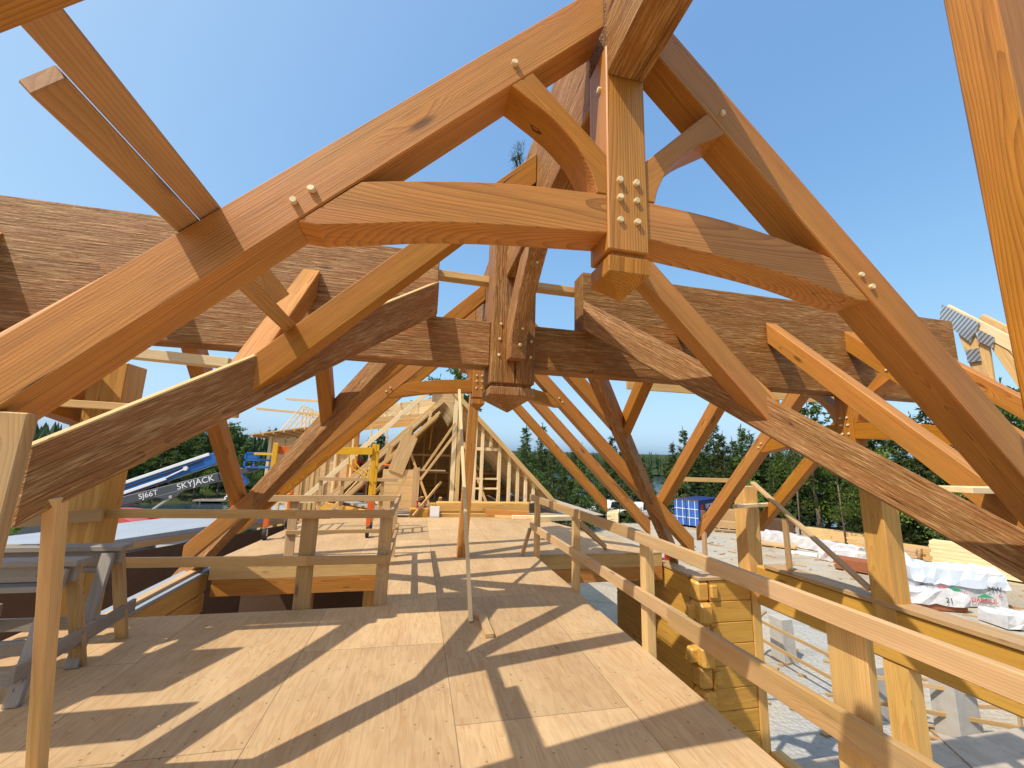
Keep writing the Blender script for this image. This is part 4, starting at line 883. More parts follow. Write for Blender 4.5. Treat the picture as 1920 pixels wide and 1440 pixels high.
t = thing('framed_wall', 'low framed stud wall with pale posts behind the scaffold', 'wall', (-3.9, 14, -3.3))
for x in (-3.95, -3.7, -3.45, -3.2, -2.95): bx((x, 13.6, -3.3), (x + .09, 13.7, 1.15 + .12 * (x + 3.95)), 'stud', 'fresh' if x < -3.5 else 'pale', t, 2)
bm_((-4.0, 13.65, .3), (-2.9, 13.65, .3), .1, .12, 'band', 'fresh', t)
# red steel stack / rack far left of the gable
t = thing('lumber_rack', 'red steel rack stacked with dark boards seen through the studs', 'rack', (-3.2, 22, -3.3))
mb = MB()
for i in range(5): mb.box((-5.0, 21.4, -.6 + i * .42), (-1.8, 22.4, -.42 + i * .42), 0, .01)
mb.build('boards', 'shade', t); mb = MB()
for i in range(5): mb.box((-5.1, 21.3, -.42 + i * .42), (-1.7, 21.38, -.3 + i * .42), 0, 0)
for x in (-5.0, -3.9, -2.8, -1.8): mb.box((x, 21.2, -4.3), (x + .1, 21.3, 1.75), 2, 0)
mb.build('frame', 'red', t)

# ------------------------------------------------------------------ boom lift
t = thing('boom_lift', 'blue and dark grey telescopic boom lift parked below the house', 'boom lift', (-10.5, 16, -4.3))
bx((-12.0, 15.0, -3.9), (-9.0, 17.2, -3.2), 'chassis', 'boomgrey', t, None, .08)
for x in (-11.6, -9.4):
    for y in (14.9, 17.3): mb = MB(); mb.cyl((x, y - .18, -3.8), (x, y + .18, -3.8), .5, 20, bev=.04); mb.build('wheel', 'rubber', t)
bx((-12.1, 15.2, -3.15), (-9.4, 17.0, -1.6), 'turntable', 'blue', t, None, .12); bm_((-11.9, 16.1, -1.6), (-10.2, 16.1, .1), .5, .5, 'riser', 'boomgrey', t)
LA, LB = V(-10.2, 16, -.34), V(-5.35, 16, 1.16)
ax = (LB - LA).normalized(); upv = V(-ax.z, 0, ax.x)
mb = MB(); mb.beam(LA, LA + ax * 3.95, .30, .29, upv, .02); mb.beam(LA + ax * 3.9, LB, .22, .22, upv, .02); gb = mb.build('lower_boom', 'boomgrey', t)
mb = MB(); P0 = LA + ax * 2.05; mb.prism([P0 + upv * -.12 + V(0, -.165, 0), P0 + ax * .95 + upv * -.10 + V(0, -.165, 0), P0 + ax * .62 + upv * -.30 + V(0, -.165, 0), P0 + ax * .35 + upv * -.30 + V(0, -.165, 0)], (0, .03, 0), ax, .01); mb.build('cylinder_bracket', 'boomgrey', t)
mb = MB(); mb.cyl(P0 + ax * .45 + upv * -.26 + V(0, -.1, 0), P0 + ax * -.4 + upv * -.62 + V(0, -.1, 0), .035, 10); mb.cyl(P0 + ax * .48 + upv * -.25 + V(0, -.2, 0), P0 + ax * .48 + upv * -.25 + V(0, -.1, 0), .05, 10); mb.build('lift_cylinder', 'chrome', t)
text('SJ66T', .235, 'letter', gb, LA + ax * 1.93 + V(0, -.156, 0), ax, upv)
text('SKYJACK', .27, 'letter', gb, LA + ax * 3.27 + V(0, -.156, 0), ax, upv)
UA, UB = V(-10.4, 16.1, -.17), V(-6.45, 16.1, 1.53); ax = (UB - UA).normalized(); upv = V(-ax.z, 0, ax.x)
mb = MB(); mb.beam(UA, UB, .30, .40, upv, .02); ub = mb.build('upper_boom', 'blue', t)
mb = MB(); mb.beam(UA + upv * .185 + V(0, -.17, 0), UB + upv * .185 - ax * .35 + V(0, -.17, 0), .05, .10, upv, .01); mb.build('white_band', 'white', t)
mb = MB(); mb.beam(UA + upv * -.12 + V(0, -.19, 0), UA + ax * 2.6 + upv * -.12 + V(0, -.19, 0), .06, .10, upv, .01); mb.cyl(UA + ax * 2.6 + upv * -.1 + V(0, -.19, 0), UA + ax * 3.2 + upv * -.02 + V(0, -.19, 0), .025, 8); mb.cyl(UA + ax * 3.2 + upv * -.02 + V(0, -.24, 0), UA + ax * 3.2 + upv * -.02 + V(0, -.14, 0), .07, 10); mb.build('white_cylinder', 'white', t)
mb = MB(); mb.tube([UA + upv * .05 + V(0, -.18, 0), UA + ax * 1.5 + upv * .02 + V(0, -.2, 0), UB + upv * .06 - ax * .6 + V(0, -.18, 0)], .02, 6); mb.build('hose', 'rubber', t)
mb = MB(); mb.beam(V(-6.42, 16, 1.62), V(-5.62, 16, .58), .24, .24, (1, 0, .5), .03); mb.build('jib', 'blue', t); mb = MB(); mb.prism([V(-6.2, 15.87, 1.24), V(-6.12, 15.87, 1.34), V(-5.72, 15.87, .82), V(-5.8, 15.87, .72)], (0, -.02, 0), (1, 0, -1), 0); mb.build('jib_decal', 'white', t)
mb = MB()
for x in (-5.66, -4.72):
    for y in (15.6, 16.4): mb.box((x, y, 1.14), (x + .05, y + .05, 1.66), 2, 0)
for z in (1.14, 1.38, 1.62):
    for y in (15.6, 16.4): mb.box((-5.66, y, z), (-4.68, y + .04, z + .05), 0, 0)
    for x in (-5.66, -4.72): mb.box((x, 15.6, z), (x + .04, 16.4, z + .05), 1, 0)
mb.box((-5.62, 15.62, 1.45), (-5.2, 15.66, 1.66), 0, 0); mb.box((-5.62, 15.62, 1.14), (-4.75, 16.4, 1.18), 0, 0)
mb.build('basket', 'blue', t); bx((-5.35, 15.5, 1.58), (-4.7, 15.58, 1.66), 'control_cover', 'yellow', t, 0)
# red machine hood and shore things
t = thing('red_machine', 'red machine with two rounded hoods seen over the pale roof', 'machine', (-11.2, 21, -4.3))
for y0, y1, x1, z1, nm, mt in ((20.4, 21.4, -10.4, -1.0, 'hood', 'redhull'), (21.6, 22.3, -9.85, -1.0, 'rear_hood', 'red')):
    mb = MB(); prof = bez([(-13.2, -2.2), (-13.1, z1 - .1), (-12.0, z1 + .05), (x1 - .6, z1 - .35), (x1, z1 - 1.0), (x1 + .05, -2.2)], 4)
    mb.prism([V(x, y0, z) for x, z in prof], (0, y1 - y0, 0), (1, 0, 0), .12); mb.build(nm, mt, t)
bx((-13.3, 20.5, -3.8), (-9.4, 22.2, -2.2), 'body', 'boomgrey', t, None, .1)
for x in (-12.6, -10.2):
    for y in (20.3, 22.4): mb = MB(); mb.cyl((x, y - .2, -3.75), (x, y + .2, -3.75), .55, 16); mb.build('wheel', 'rubber', t)
def kayak(x, y, z, L_, rot, mat, label):
    mb = MB(); c, s_ = math.cos(R(rot)), math.sin(R(rot)); n = 9; secs = []
    for i in range(n):
        u = -1 + 2 * i / (n - 1); w = .38 * (1 - u * u) ** .6 + .01; zz = .12 * u * u; i0 = len(mb.v)
        for k in range(8):
            a = 2 * math.pi * k / 8; lx = u * L_ / 2; ly = w * math.cos(a); lz = .16 * math.sin(a) * (w / .38 + .1) + zz
            mb.v.append(V(x + lx * c - ly * s_, y + lx * s_ + ly * c, z + .2 + lz)); mb.g.append((0, 0, 0))
        secs.append(i0)
    for a, b_ in zip(secs, secs[1:]):
        for k in range(8): mb.f.append([a + k, a + (k + 1) % 8, b_ + (k + 1) % 8, b_ + k])
    mb.f.append([secs[0] + k for k in range(8)][::-1]); mb.f.append([secs[-1] + k for k in range(8)])
    return one('kayak', label, 'kayak', mb, mat, smooth=True)
kayak(-30.5, 63.5, -6.55, 4.6, 10, 'green', 'bright green kayak floating on the lake under the boom')
kayak(-43, 74, -5.0, 4.5, -20, 'redhull', 'red kayak lying on the grassy far shore above the boom')
t = thing('dock', 'low wooden boat dock with white chairs on the far lake shore', 'dock', (-31, 77, -6.6))
bx((-34, 76, -6.3), (-22, 79, -6.1), 'planks', 'grey', t, 0); mb = MB()
for x in (-33, -29, -25): mb.cyl((x, 76.2, -7.5), (x, 76.2, -6.0), .12, 8)
mb.build('piles', 'grey', t)
for x in (-30, -28.6): bx((x, 77, -6.08), (x + .7, 77.6, -5.65), 'chair_seat', 'white', t); bx((x, 77.6, -5.9), (x + .7, 77.7, -5.0), 'chair_back', 'white', t)
TREES = [(11.6, 44.5, 8.0, 's'), (14.2, 50.0, 6.7, 's'), (16.8, 55.5, 10.0, 's'), (13.2, 39.9, 7.9, 's'), (20.5, 56.4, 9.1, 's'), (18.1, 46.6, 7.1, 's'), (14.4, 35.2, 6.3, 's'), (24.1, 54.9, 7.9, 's'), (22.2, 47.0, 7.5, 's'), (26.6, 53.8, 10.0, 's'), (22.2, 42.6, 6.6, 's'), (25.0, 45.6, 7.0, 's'), (30.1, 51.9, 7.8, 's'), (10.3, 34.5, 5.2, 's'), (12.7, 35.8, 5.0, 's'), (18.5, 41.0, 4.6, 's'), (21.2, 39.7, 4.5, 's'), (27.2, 45.5, 5.2, 's'), (32.1, 49.5, 8.0, 's'), (31.8, 47.3, 8.1, 's'), (31.7, 45.0, 8.4, 's'), (34.3, 46.8, 9.9, 's'), (34.6, 45.3, 10.0, 's'), (35.6, 44.5, 10.7, 's'), (35.7, 43.1, 9.6, 's'), (36.5, 42.5, 10.1, 's'), (36.6, 41.1, 9.5, 's'), (37.8, 41.3, 9.9, 's'), (39.2, 41.4, 11.2, 's'), (39.9, 40.7, 11.6, 's'), (39.1, 38.7, 8.8, 's'), (41.4, 39.2, 11.9, 's'), (42.8, 39.1, 11.9, 's'), (38.2, 33.8, 12.0, 'p'), (42.4, 36.5, 10.4, 's'), (37.0, 30.6, 10.5, 's'), (42.2, 33.7, 9.4, 's'), (40.5, 31.1, 9.9, 's'), (45.0, 33.3, 9.6, 's'), (39.2, 27.7, 9.8, 'p'), (43.0, 29.2, 9.9, 's'), (38.5, 25.2, 10.0, 'p'), (42.3, 26.6, 10.2, 's'), (40.2, 24.3, 10.5, 'p'), (42.4, 24.6, 10.2, 's'), (40.2, 22.4, 10.2, 'p'), (42.4, 22.5, 10.5, 'p'), (40.2, 20.3, 10.5, 'p'), (42.3, 20.4, 10.8, 'p'), (44.5, 20.4, 10.9, 'p'), (28.7, 42.2, 4.8, 'b'), (31.3, 40.3, 4.0, 's'), (32.6, 36.6, 4.5, 'b'), (34.4, 34.9, 4.9, 's'), (34.2, 32.2, 4.8, 'b'), (33.7, 29.8, 4.7, 's'), (34.0, 27.9, 5.0, 'b'), (35.7, 27.4, 4.9, 's'), (35.0, 25.0, 4.2, 'b'), (35.0, 23.2, 4.2, 'b'), (34.9, 21.6, 3.8, 'b'), (36.3, 21.0, 3.7, 's'), (36.9, 20.0, 3.7, 'b'), (36.4, 18.8, 3.7, 's'), (37.9, 26.0, 5.2, 's'), (40.6, 25.7, 5.7, 's'), (43.1, 25.3, 6.2, 's'), (43.9, 24.0, 6.7, 's'), (44.5, 22.7, 7.1, 's'), (39.4, 38.4, 6.4, 's'), (41.5, 34.6, 6.9, 's'), (41.9, 30.8, 7.0, 's'), (4.0, 45.8, 16.0, 'p'), (2.8, 51.9, 17.3, 'p'), (-6.0, 52.7, 9.8, 's'), (-4.2, 52.8, 10.2, 's'), (-7.9, 51.4, 8.9, 's'), (-2.5, 51.9, 7.9, 's'), (0.4, 53.0, 8.6, 's'), (-8.3, 49.3, 6.8, 's'), (-33.7, 104.7, 11.9, 't'), (-33.2, 107.0, 12.2, 't'), (-32.1, 94.7, 10.9, 't'), (-26.3, 91.3, 10.0, 'p'), (-24.8, 94.8, 10.5, 'p'), (-34.3, 85.4, 12.6, 'p'), (-37.4, 88.4, 12.0, 'p'), (-33.2, 87.9, 11.4, 'p'), (-32.9, 92.3, 10.0, 's'), (-36.4, 82.3, 11.2, 'p'), (-40.4, 87.1, 10.5, 'p'), (-40.4, 82.7, 10.0, 'p'), (-41.1, 80.0, 10.6, 'p'), (-44.5, 82.8, 10.0, 'p'), (-45.0, 80.2, 10.4, 'p'), (-48.4, 82.9, 9.6, 'p'), (-46.7, 76.9, 10.2, 'p'), (-50.1, 79.5, 9.6, 'p'), (-50.4, 76.9, 9.1, 'p'), (-50.7, 74.4, 8.9, 'p'), (-54.3, 76.7, 8.5, 'p'), (-54.4, 74.2, 8.0, 'p'), (-54.4, 71.7, 8.4, 'p'), (-56.7, 72.4, 7.9, 'p'), (-59.5, 72.8, 8.1, 'p'), (-32.2, 79.7, 8.0, 'p'), (-35.1, 78.5, 7.0, 'p'), (-38.0, 77.2, 7.4, 'p'), (-41.0, 76.7, 6.6, 'p'), (-42.7, 74.6, 7.2, 'p'), (-29.6, 80.8, 6.8, 'p'), (-44.9, 73.3, 6.7, 'p'), (-47.0, 72.1, 6.3, 'p'), (-48.9, 70.7, 6.6, 'p'), (-50.9, 69.3, 6.1, 'p'), (-27.9, 83.5, 5.9, 'b'), (-32.7, 77.4, 5.2, 'b'), (-35.9, 77.0, 4.4, 'b'), (-17.3, 24.5, 4.2, 'p'), (-19.4, 27.9, 5.9, 'p'), (-16.6, 22.5, 4.9, 'b'), (-19.7, 30.1, 5.4, 'p')]
# ------------------------------------------------------------------ yard: container, vehicles, lumber packs
YZ = -4.3
random.seed(31)
def local(x, y, rot):
    c, s_ = math.cos(R(rot)), math.sin(R(rot)); return lambda u, v, w: V(x + u * c - v * s_, y + u * s_ + v * c, YZ + w)
def lbox(f, lo, hi, name, mat, parent, bev=.01, mb=None):
    q = [f(a, b_, c) for a, b_, c in ((lo[0], lo[1], lo[2]), (hi[0], lo[1], lo[2]), (hi[0], hi[1], lo[2]), (lo[0], hi[1], lo[2]))]
    own = mb is None; mb = mb or MB(); l = (q[1] - q[0]) if hi[0] - lo[0] > hi[1] - lo[1] else (q[3] - q[0])
    mb.prism(q, V(0, 0, hi[2] - lo[2]), l if l.length > 0 else V(1, 0, 0), bev)
    return mb.build(name, mat, parent) if own else mb
t = thing('shipping_container', 'blue shipping container with paler double doors at the edge of the yard', 'container', (26, 38, YZ))
f = local(26.4, 35.6, -58)       # u to the right along the door end mirrored, v along the length
f2 = lambda u, v, w: f(-u, v, w)
mb = MB(); lbox(f2, (0, 0.06, .15), (2.44, 6.06, 2.59), 'body', 'cont', t, .02, mb)
for i in range(20): lbox(f2, (-.03, .25 + i * .29, .3), (0.0, .38 + i * .29, 2.45), '', '', t, 0, mb)
mb.build('body', 'cont', t)
for k in range(2):
    u0 = .06 + k * 1.19; d = lbox(f2, (u0, 0.0, .2), (u0 + 1.13, .055, 2.5), 'door', 'contdoor', t, .01)
    for uu in (.28, .85): lbox(f2, (u0 + uu, -.05, .22), (u0 + uu + .04, -.005, 2.5), 'lock_rod', 'white', d, 0)
    for ww in (.9, 1.7): lbox(f2, (u0 + .03, -.02, ww), (u0 + 1.1, -.005, ww + .05), 'door_rib', 'white', d, 0)
lbox(f2, (.02, .0, 2.44), (2.42, .3, 2.6), 'header', 'shade', t, 0)
bodyo = [c for c in t.children if c.name.startswith('body')][0]
text('EADIC', .62, 'letter', bodyo, f2(-.045, 2.5, 1.95), f2(0, 1, 0) - f2(0, 0, 0), (0, 0, 1)); lbox(f2, (-.05, .45, 1.75), (-.035, .95, 2.2), 'logo_patch', 'red', bodyo, 0)
def truck(x, y, rot, label):
    t = thing('white_truck', label, 'truck', (x, y, YZ), 'white trucks by the lake trees'); f = local(x, y, rot)
    lbox(f, (-2.5, -.95, .5), (2.4, .95, 1.05), 'body', 'white', t, .08); mb = MB(); mb.prism([f(-.6, -.9, 1.05), f(1.2, -.9, 1.05), f(.8, -.8, 1.75), f(-.4, -.8, 1.75)], f(0, 1.75, 0) - f(0, 0, 0), (1, 0, 0), .06); cb = mb.build('cab', 'white', t)
    mb = MB(); mb.prism([f(-.5, -.915, 1.12), f(1.08, -.915, 1.12), f(.76, -.83, 1.68), f(-.36, -.83, 1.68)], (f(0, .01, 0) - f(0, 0, 0)), (1, 0, 0), 0); mb.build('side_window', 'glass', cb)
    for u in (-1.6, 1.5):
        for v in (-.9, .9): mb = MB(); mb.cyl(f(u, v - .1, .4), f(u, v + .1, .4), .4, 16); mb.build('wheel', 'rubber', t)
truck(23.6, 41.6, 20, 'white pickup truck parked left of the blue container'); truck(21.2, 43.6, 5, 'white pickup truck parked farther left, half behind wrapped lumber')
# lumber stacks: boards are the pattern of one stack
SG2 = 'bare lumber stacks in the gravel yard'
def stack(x, y, rot, Lx, W, Hh, label, mat='pale', step=0, n=6, group=SG2):
    t = thing('lumber_stack', label, 'lumber stack', (x, y, YZ), group); f = local(x, y, rot); mb = MB(); m2 = MB()
    for u in (-Lx * .35, 0, Lx * .35): lbox(f, (u - .05, -W / 2, 0), (u + .05, W / 2, .1), '', '', t, 0, m2)
    m2.build('bearers', 'used', t)
    for i in range(n):
        hh = (Hh - .1) / n; du = step * i + random.uniform(-.05, .05); nb = max(2, int(W / .3))
        for k in range(nb): lbox(f, (-Lx / 2 + random.uniform(-.08, .08), -W / 2 + k * W / nb, .1 + i * hh), (Lx / 2 + du + random.uniform(-.1, .1), -W / 2 + (k + 1) * W / nb - .01, .1 + (i + 1) * hh - .012), '', '', t, .004, mb)
    mb.build('boards', mat, t); return t
stack(33.2, 18.6, -68, 5.0, 1.2, 1.7, 'tall bare lumber stack with stepped ends behind the biggest wrapped pack', 'fresh', .16, 7)
stack(33.6, 23.6, -70, 6.0, 1.2, .9, 'long bare lumber stack behind the golden post foot', 'pale')
stack(31.0, 22.6, -72, 3.0, 1.4, 1.1, 'low stack of lattice frames and lumber left of the biggest wrapped pack', 'used')
stack(36.0, 16.5, -70, 4.0, 1.0, .5, 'low lumber stack at the edge of the trees, nearest the frame side', 'used')
stack(34.5, 28.5, -60, 5.0, 1.2, .9, 'bare lumber stack with yellow straps behind the long wrapped packs', 'pale')
stack(31.0, 37.6, -50, 2.6, 1.2, 1.6, 'rough stack of short planks right beside the blue container', 'used')
stack(29.4, 35.4, -40, 2.4, 1.0, .7, 'low heap of broken planks in front of the blue container side', 'used')
stack(20.3, 41.0, 60, 4.2, 1.1, 1.0, 'pale lumber stack left of the white trucks', 'fresh')
stack(31.8, 33.3, -40, 4.0, 1.6, 1.3, 'dark old lumber stack before the spruces right of the golden post', 'shade')
stack(28.6, 33.0, -35, 4.2, .5, .22, 'few long boards lying on the gravel beside the golden post', 'used')
stack(27.0, 27.6, -50, 2.6, 1.4, .24, 'flat pile of brown sheets on the gravel by the stub post', 'osb', 0, 2)
PK = 'white wrapped lumber packs in the yard'
def pack(x, y, rot, Lx, W, Hh, label, open_side=None, marks=(), crumple=.05):
    t = thing('wrapped_pack', label, 'lumber pack', (x, y, YZ), PK); f = local(x, y, rot)
    nx, ny = max(4, int(Lx / .3)), 5; mb = MB()
    # wrapped sheet: top and sides as one crumpled skin
    prof = [(-W / 2 - .02, .06), (-W / 2 - .02, Hh * .5), (-W / 2, Hh), (-W / 6, Hh), (W / 6, Hh), (W / 2, Hh), (W / 2 + .02, Hh * .5), (W / 2 + .02, .06)]
    if open_side: prof[0] = (-W / 2 - .05, Hh * .36); prof[1] = (-W / 2 - .05, Hh * .68)
    for i in range(nx + 1):
        u = -Lx / 2 + Lx * i / nx
        for v, w in prof:
            j = lambda a: random.uniform(-a, a)
            mb.v.append(f(u + j(.03), v + j(crumple), max(.03, w + j(crumple)))); mb.g.append((0, 0, 0))
    m_ = len(prof)
    for i in range(nx):
        for k in range(m_ - 1): mb.f.append([i * m_ + k, (i + 1) * m_ + k, (i + 1) * m_ + k + 1, i * m_ + k + 1])
    mb.f.append([k for k in range(m_)]); mb.f.append([nx * m_ + k for k in range(m_)][::-1])
    wr = mb.build('wrap', 'wrap', t)
    lbox(f, (-Lx / 2 + .06, -W / 2 + .04, .04), (Lx / 2 - .06, W / 2 - .06, Hh - .08), 'boards', 'brownpack' if open_side else 'pale', t, .01)
    for body, sz, mt, u, w in marks:
        text(body, sz, mt, wr, f(u, -W / 2 - .10, w), f(1, 0, 0) - f(0, 0, 0), (0, 0, 1), 'print')
    return t, f
t, f = pack(24.6, 15.6, -21, 3.6, 1.3, 1.5, 'biggest white wrapped lumber pack, half covered by a pale blue grey tarp', marks=[('24W', .28, 'ink', 1.3, .86), ('G', .2, 'redink', 1.5, .6), ('DAROUL', .26, 'redink', .85, .36), ('G', .26, 'ink', .45, .92), ('RO', .22, 'redink', -.75, .82), ('G', .22, 'redink', .15, .62), ('DESCOL', .16, 'ink', -1.35, .9)], crumple=.035)
mb = MB(); nx, prof = 14, [(-.78, .98), (-.74, 1.25), (-.66, 1.62), (-.2, 1.78), (.2, 1.8), (.68, 1.62), (.76, 1.2)]
for i in range(nx + 1):
    u = -1.9 + 3.8 * i / nx; drop = -.12 * i / nx
    for v, w in prof:
        j = lambda a: random.uniform(-a, a); k_ = .35 if (i == 1 and 3 <= prof.index((v, w)) <= 4) else 0
        mb.v.append(f(u + j(.05), v + j(.05), w + drop + j(.06) + k_)); mb.g.append((0, 0, 0))
for i in range(nx):
    for k in range(len(prof) - 1): mb.f.append([i * 7 + k, (i + 1) * 7 + k, (i + 1) * 7 + k + 1, i * 7 + k + 1])
mb.f.append(list(range(7))); mb.f.append([nx * 7 + k for k in range(7)][::-1])
one('pack_tarp', 'pale blue grey tarp thrown over the biggest wrapped pack', 'tarp', mb, 'greytarp')
for du in (-.3, .85): mb = MB(); mb.prism([f(du - .35, -.80, -.0 + .5 if du > 0 else .70), f(du + .35, -.80, -.0 + .5 if du > 0 else .70), f(du, -.80, .68 if du > 0 else .88)], (f(0, -.01, 0) - f(0, 0, 0)), (1, 0, 0), 0); mb.build('tree_emblem', 'greenink', t)
pack(22.6, 15.2, -22, 2.6, 1.0, .8, 'torn white wrapped pack with brown boards showing, right of the golden post', open_side=-1, marks=[('21', .3, 'ink', .5, .5)], crumple=.08)
pack(24.1, 12.8, -14, 2.6, 1.0, .5, 'low torn white wrapped pack lying nearest the frame side', marks=[('24', .3, 'ink', .1, .34)], crumple=.08)
pack(28.9, 27.0, -78, 7.6, 1.1, .75, 'long white wrapped pack with pale boards showing, stretching across the yard', crumple=.05)
pack(27.6, 22.2, -60, 3.6, 1.1, .85, 'white wrapped pack with green and red print beside the brown boards', marks=[('DAROUL', .24, 'redink', -1.0, .45)], crumple=.07)
pack(30.4, 31.6, -60, 4.0, 1.0, .45, 'low white wrapped pack in front of the dark old stack', crumple=.05)
stack(26.2, 20.2, -62, 3.2, 1.2, .7, 'stack of red brown boards in front of the printed white pack', 'brownpack')
flat('white_sheet', 26.9, 25.4, YZ, 1.2, 1.8, 40, 'white sheet lying on the gravel beside the brown sheets', 'white', None)
# roof truss parts of the next wing, pale with metal plates
t = thing('roof_truss', 'pale prefabricated roof truss with grey metal plates beyond the cross beam end', 'roof truss', U(9.5, 5.0, 3.0))
def ub(A, B, w, h, name, mat, up=(1, 0, 0)): return bm_(tuple(U(*A)), tuple(U(*B)), w, h, name, mat, t, up)
ub((9.55, 5.42, 4.72), (9.55, 2.6, 1.50), .15, .045, 'top_chord', 'fresh'); ub((9.56, 5.22, 4.45), (9.56, 5.02, 3.0), .16, .05, 'web', 'pale'); ub((9.57, 4.97, 4.18), (9.57, 5.0, 2.9), .09, .05, 'web', 'pale'); ub((9.57, 4.90, 4.1), (9.57, 4.55, 3.0), .12, .05, 'web', 'pale'); ub((9.57, 4.4, 3.45), (9.57, 4.55, 2.8), .09, .05, 'web', 'pale'); ub((9.57, 4.25, 3.3), (9.57, 3.9, 2.7), .09, .05, 'web', 'fresh'); ub((10.3, 5.35, 4.6), (10.3, 2.6, 1.45), .13, .045, 'rear_chord', 'pale'); ub((10.3, 5.1, 4.3), (10.3, 4.8, 3.0), .1, .05, 'web', 'pale')
ub((9.56, 5.7, 3.2), (9.56, 3.4, 2.6), .12, .05, 'bottom_chord', 'grey')
for q in ([(5.50, 4.55), (5.42, 4.80), (4.95, 4.28), (5.12, 3.98)], [(4.98, 4.18), (4.80, 3.98), (4.84, 3.80), (5.02, 3.98)], [(5.20, 3.85), (5.02, 3.85), (5.02, 3.62), (5.20, 3.62)]):
    mb = MB(); mb.prism([U(9.50, y, z) for y, z in q], V(-.012, 0, 0), (0, 1, 1), 0); mb.build('gusset_plate', 'plate', t)
t = thing('roof_truss', 'second pale roof truss lower behind the wing truss, with a big striped metal plate', 'roof truss', U(9.9, 4.8, 2.2))
ub((9.9, 4.9, 2.95), (9.9, 3.3, 2.8), .12, .05, 'top_chord', 'pale'); ub((9.9, 4.6, 2.9), (9.9, 4.25, 2.3), .1, .05, 'web', 'pale'); ub((9.9, 5.1, 3.1), (9.9, 4.7, 2.8), .12, .05, 'web', 'fresh')
mb = MB(); mb.prism([U(9.85, 4.45, 2.95), U(9.85, 3.95, 2.75), U(9.85, 3.9, 2.45), U(9.85, 4.35, 2.6)], V(-.01, 0, 0), (0, 1, 0), 0); mb.build('gusset_plate', 'plate', t)

# scraps, offcuts and stones lying about the yard
mb = MB(); random.seed(91)
for i in range(420):
    a, d = R(random.uniform(34, 78)), random.uniform(13, 40); x, y = d * math.sin(a), d * math.cos(a); r_ = random.uniform(0, 3.14); l_ = random.choice((.08, .12, .2, .5, .9)) * random.uniform(.6, 1.3)
    mb.beam(V(x - math.cos(r_) * l_ / 2, y - math.sin(r_) * l_ / 2, YZ + .03), V(x + math.cos(r_) * l_ / 2, y + math.sin(r_) * l_ / 2, YZ + .03 + random.uniform(0, .03)), random.uniform(.05, .14), .05, bev=0)
structure(mb.build('yard_debris', 'used', base=(0, 0, YZ)), 'stuff')

# ------------------------------------------------------------------ trees
def conifer(h, seed, kind):
    rnd = random.Random(seed); tr = MB(); random.seed(seed)
    pts = [V(0, 0, 0)]; nseg = 6
    for i in range(1, nseg + 1): pts.append(V(rnd.gauss(0, .05), rnd.gauss(0, .05), h * .98 * i / nseg))
    r0 = h * .016
    for i in range(nseg): tr.cyl(pts[i], pts[i + 1], r0 * (1 - i / nseg) + .012, 7, r0 * (1 - (i + 1) / nseg) + .012)
    cr = MB()
    def card(p, d, ln, wd):
        sd = d.cross(V(rnd.gauss(0, 1), rnd.gauss(0, 1), rnd.gauss(0, 1)))
        if sd.length < 1e-3: return
        sd = sd.normalized() * wd / 2; i0 = len(cr.v); q = p + d * ln
        cr.v += [p, p + d * ln * .45 + sd, q, p + d * ln * .45 - sd]; cr.g += [(0, 0, 0)] * 4; cr.f.append([i0, i0 + 1, i0 + 2, i0 + 3])
    def limb(z, L_, az, rise, droop, dens, clump):
        o0 = V(0, 0, z); d0 = V(math.cos(az), math.sin(az), rise); n = max(3, int(L_ / dens)); prev = o0
        for k in range(1, n + 1):
            u = k / n; p = o0 + V(d0.x * L_ * u, d0.y * L_ * u, L_ * (rise * u - droop * u * u))
            for c in range(clump):
                dd = (V(d0.x, d0.y, -.15) * rnd.uniform(.2, 1) + V(rnd.gauss(0, .55), rnd.gauss(0, .55), rnd.gauss(-.12, .35))).normalized()
                card(p + V(rnd.gauss(0, .06), rnd.gauss(0, .06), rnd.gauss(0, .05)), dd, rnd.uniform(.24, .46) * (h / 9) ** .5, rnd.uniform(.06, .11) if kind in 'st' else rnd.uniform(.09, .15))
        tr.cyl(o0, o0 + V(d0.x * L_ * .6, d0.y * L_ * .6, L_ * (rise * .6 - droop * .36)), .012 * L_ ** .5 + .006, 4, .005)
    if kind == 's' or kind == 't':
        z = h * rnd.uniform(.06, .16); Rm = h * (.20 if kind == 's' else .09)
        while z < h * .97:
            u = z / h; nb = 6 if u < .8 else 4
            for b_ in range(nb):
                if rnd.random() < .14: continue
                limb(z + rnd.uniform(-.1, .1), max(.16, Rm * (1 - u) ** .85 * rnd.uniform(.6, 1.15)), rnd.uniform(0, 6.28), .12 + u * .35, .5 * (1 - u), .13, 6)
            z += h * .036 * rnd.uniform(.7, 1.2)
        for i in range(14): card(V(0, 0, h * rnd.uniform(.9, 1.0)), V(rnd.gauss(0, .3), rnd.gauss(0, .3), 1).normalized(), .3, .07)
    else:
        z = h * rnd.uniform(.28, .36)
        while z < h * .97:
            u = z / h; prof = math.sin(min(1, (u - .22) / .8) * 3.0) ** .6 if u < .98 else .1
            for b_ in range(5):
                if rnd.random() < .22: continue
                limb(z + rnd.uniform(-.15, .15), max(.25, h * .24 * prof * rnd.uniform(.45, 1.15)), rnd.uniform(0, 6.28), rnd.uniform(.1, .5), .1, .19, 7)
            z += h * .045 * rnd.uniform(.7, 1.3)
    return tr, cr
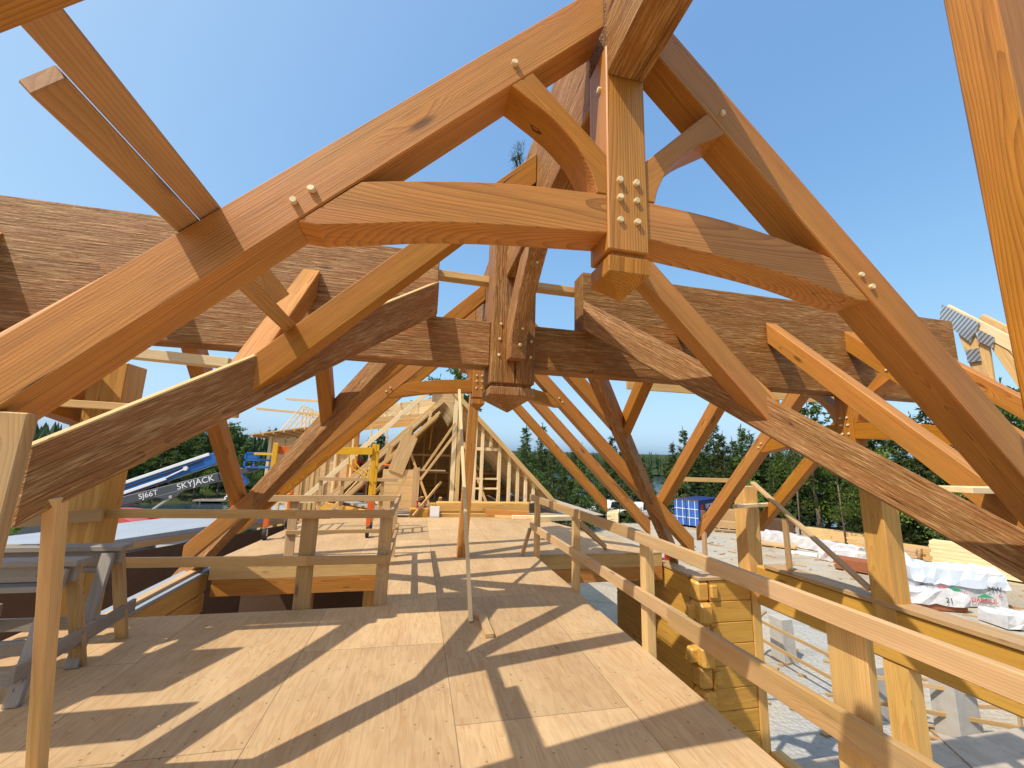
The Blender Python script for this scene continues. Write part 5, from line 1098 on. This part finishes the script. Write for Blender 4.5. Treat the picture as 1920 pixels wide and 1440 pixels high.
def broad(h, seed):
    rnd = random.Random(seed); random.seed(seed); tr = MB(); cr = MB()
    tr.cyl(V(0, 0, 0), V(.1, .05, h * .55), .05, 6, .03); tr.cyl(V(.1, .05, h * .55), V(0, 0, h * .95), .03, 5, .01)
    for k in range(26):
        z = h * rnd.uniform(.25, .98); rr = h * .22 * math.sin(min(1, z / h) * 2.9) ** .5; a = rnd.uniform(0, 6.28); c = V(rr * math.cos(a) * rnd.uniform(.2, 1), rr * math.sin(a) * rnd.uniform(.2, 1), z)
        tr.cyl(V(.05, .02, z * .85), c, .012, 4, .005)
        for i in range(60):
            p = c + V(rnd.gauss(0, .24), rnd.gauss(0, .24), rnd.gauss(0, .2)); d = V(rnd.gauss(0, 1), rnd.gauss(0, 1), rnd.gauss(-.2, .6)).normalized(); s_ = d.orthogonal().normalized() * rnd.uniform(.03, .06); ln = rnd.uniform(.09, .15); i0 = len(cr.v)
            cr.v += [p, p + d * ln * .5 + s_, p + d * ln, p + d * ln * .5 - s_]; cr.g += [(0, 0, 0)] * 4; cr.f.append([i0, i0 + 1, i0 + 2, i0 + 3])
    return tr, cr
PROT = {}
KIND = {'s': ('spruce_tree', 'spruce', 'spruce', 8.0, 5), 't': ('spruce_tree', 'narrow spruce', 'spruce', 11.0, 2), 'p': ('pine_tree', 'pine', 'pine', 9.5, 4), 'b': ('broadleaf_tree', 'young broadleaf tree', 'birch', 5.0, 3)}
def place_tree(x, y, h, k, i):
    if x > 20 and y < 34 and ((k == 'b' and i % 2) or (k == 's' and i % 5 == 0)): return
    if k == 'p' and x > 20 and i % 3: k = 's'
    nm, word, mat, h0, nv = KIND[k]; key = (k, i % nv)
    if y < 60 and x > 20 and h < 7.2 and y < 34: h *= 1.25 + .55 * ((i * 37) % 10) / 10
    if x > 9 and y < 60: h *= random.Random(i).uniform(.92, 1.28)
    size = 'tall' if h > 9.3 else 'small' if h < 6 else 'medium'
    col_ = {'s': 'dark green', 't': 'dark', 'p': 'bushy green', 'b': 'light green'}[k]
    if y > 60: zone = 'on the far lake shore beyond the boom lift'
    elif x < -12: zone = 'beside the pale roof on the column side'
    elif x < 5: zone = 'behind the framed gable house'
    elif x < 24.5 and y > 31: zone = 'standing before the lake behind the far floor'
    elif y > 31 : zone = 'behind the blue container and old stacks'
    elif y > 22.3: zone = 'behind the golden posts of the wing'
    else: zone = 'behind the wrapped packs at the frame side'
    lab = f'{size} {col_} {word} {zone}'
    r = thing(nm, lab, 'tree', (x, y, ground_z(x, y) - .1), f'{size} {word} trees {zone}')
    if key not in PROT:
        tr, cr = (broad(h0, 50 + i) if k == 'b' else conifer(h0, 100 + i, k)); a = tr.build('trunk', 'bark', r, smooth=True)
        for v in a.data.vertices: v.co += BASE[r.name]
        b_ = cr.build('crown', mat, r)
        for v in b_.data.vertices: v.co += BASE[r.name]
        PROT[key] = (a, b_)
    else:
        for p in PROT[key]: c = p.copy(); COL.objects.link(c); c.parent = r
    s_ = h / h0; r.scale = (s_ ** .7,) * 2 + (s_,); r.rotation_euler = (0, 0, (i * 2.399) % 6.283)
MORE = [(-11, 40, 7.5, 's'), (-8.5, 38, 8, 's'), (-6, 41, 7.5, 's'), (-3.5, 38.5, 8.2, 's'), (-1, 40, 7.6, 's'), (1.5, 38, 8.0, 's'), (3.5, 41, 7.4, 's'), (6, 39, 7.8, 's'), (8, 42, 7.5, 's'), (-13, 36, 7.0, 's'), (-9.5, 43, 8.4, 's'), (4.8, 44, 8.4, 's')]
for i, (x, y, h, k) in enumerate(TREES + MORE): place_tree(x, y, h, k, i)
SC.view_settings.use_curve_mapping = False
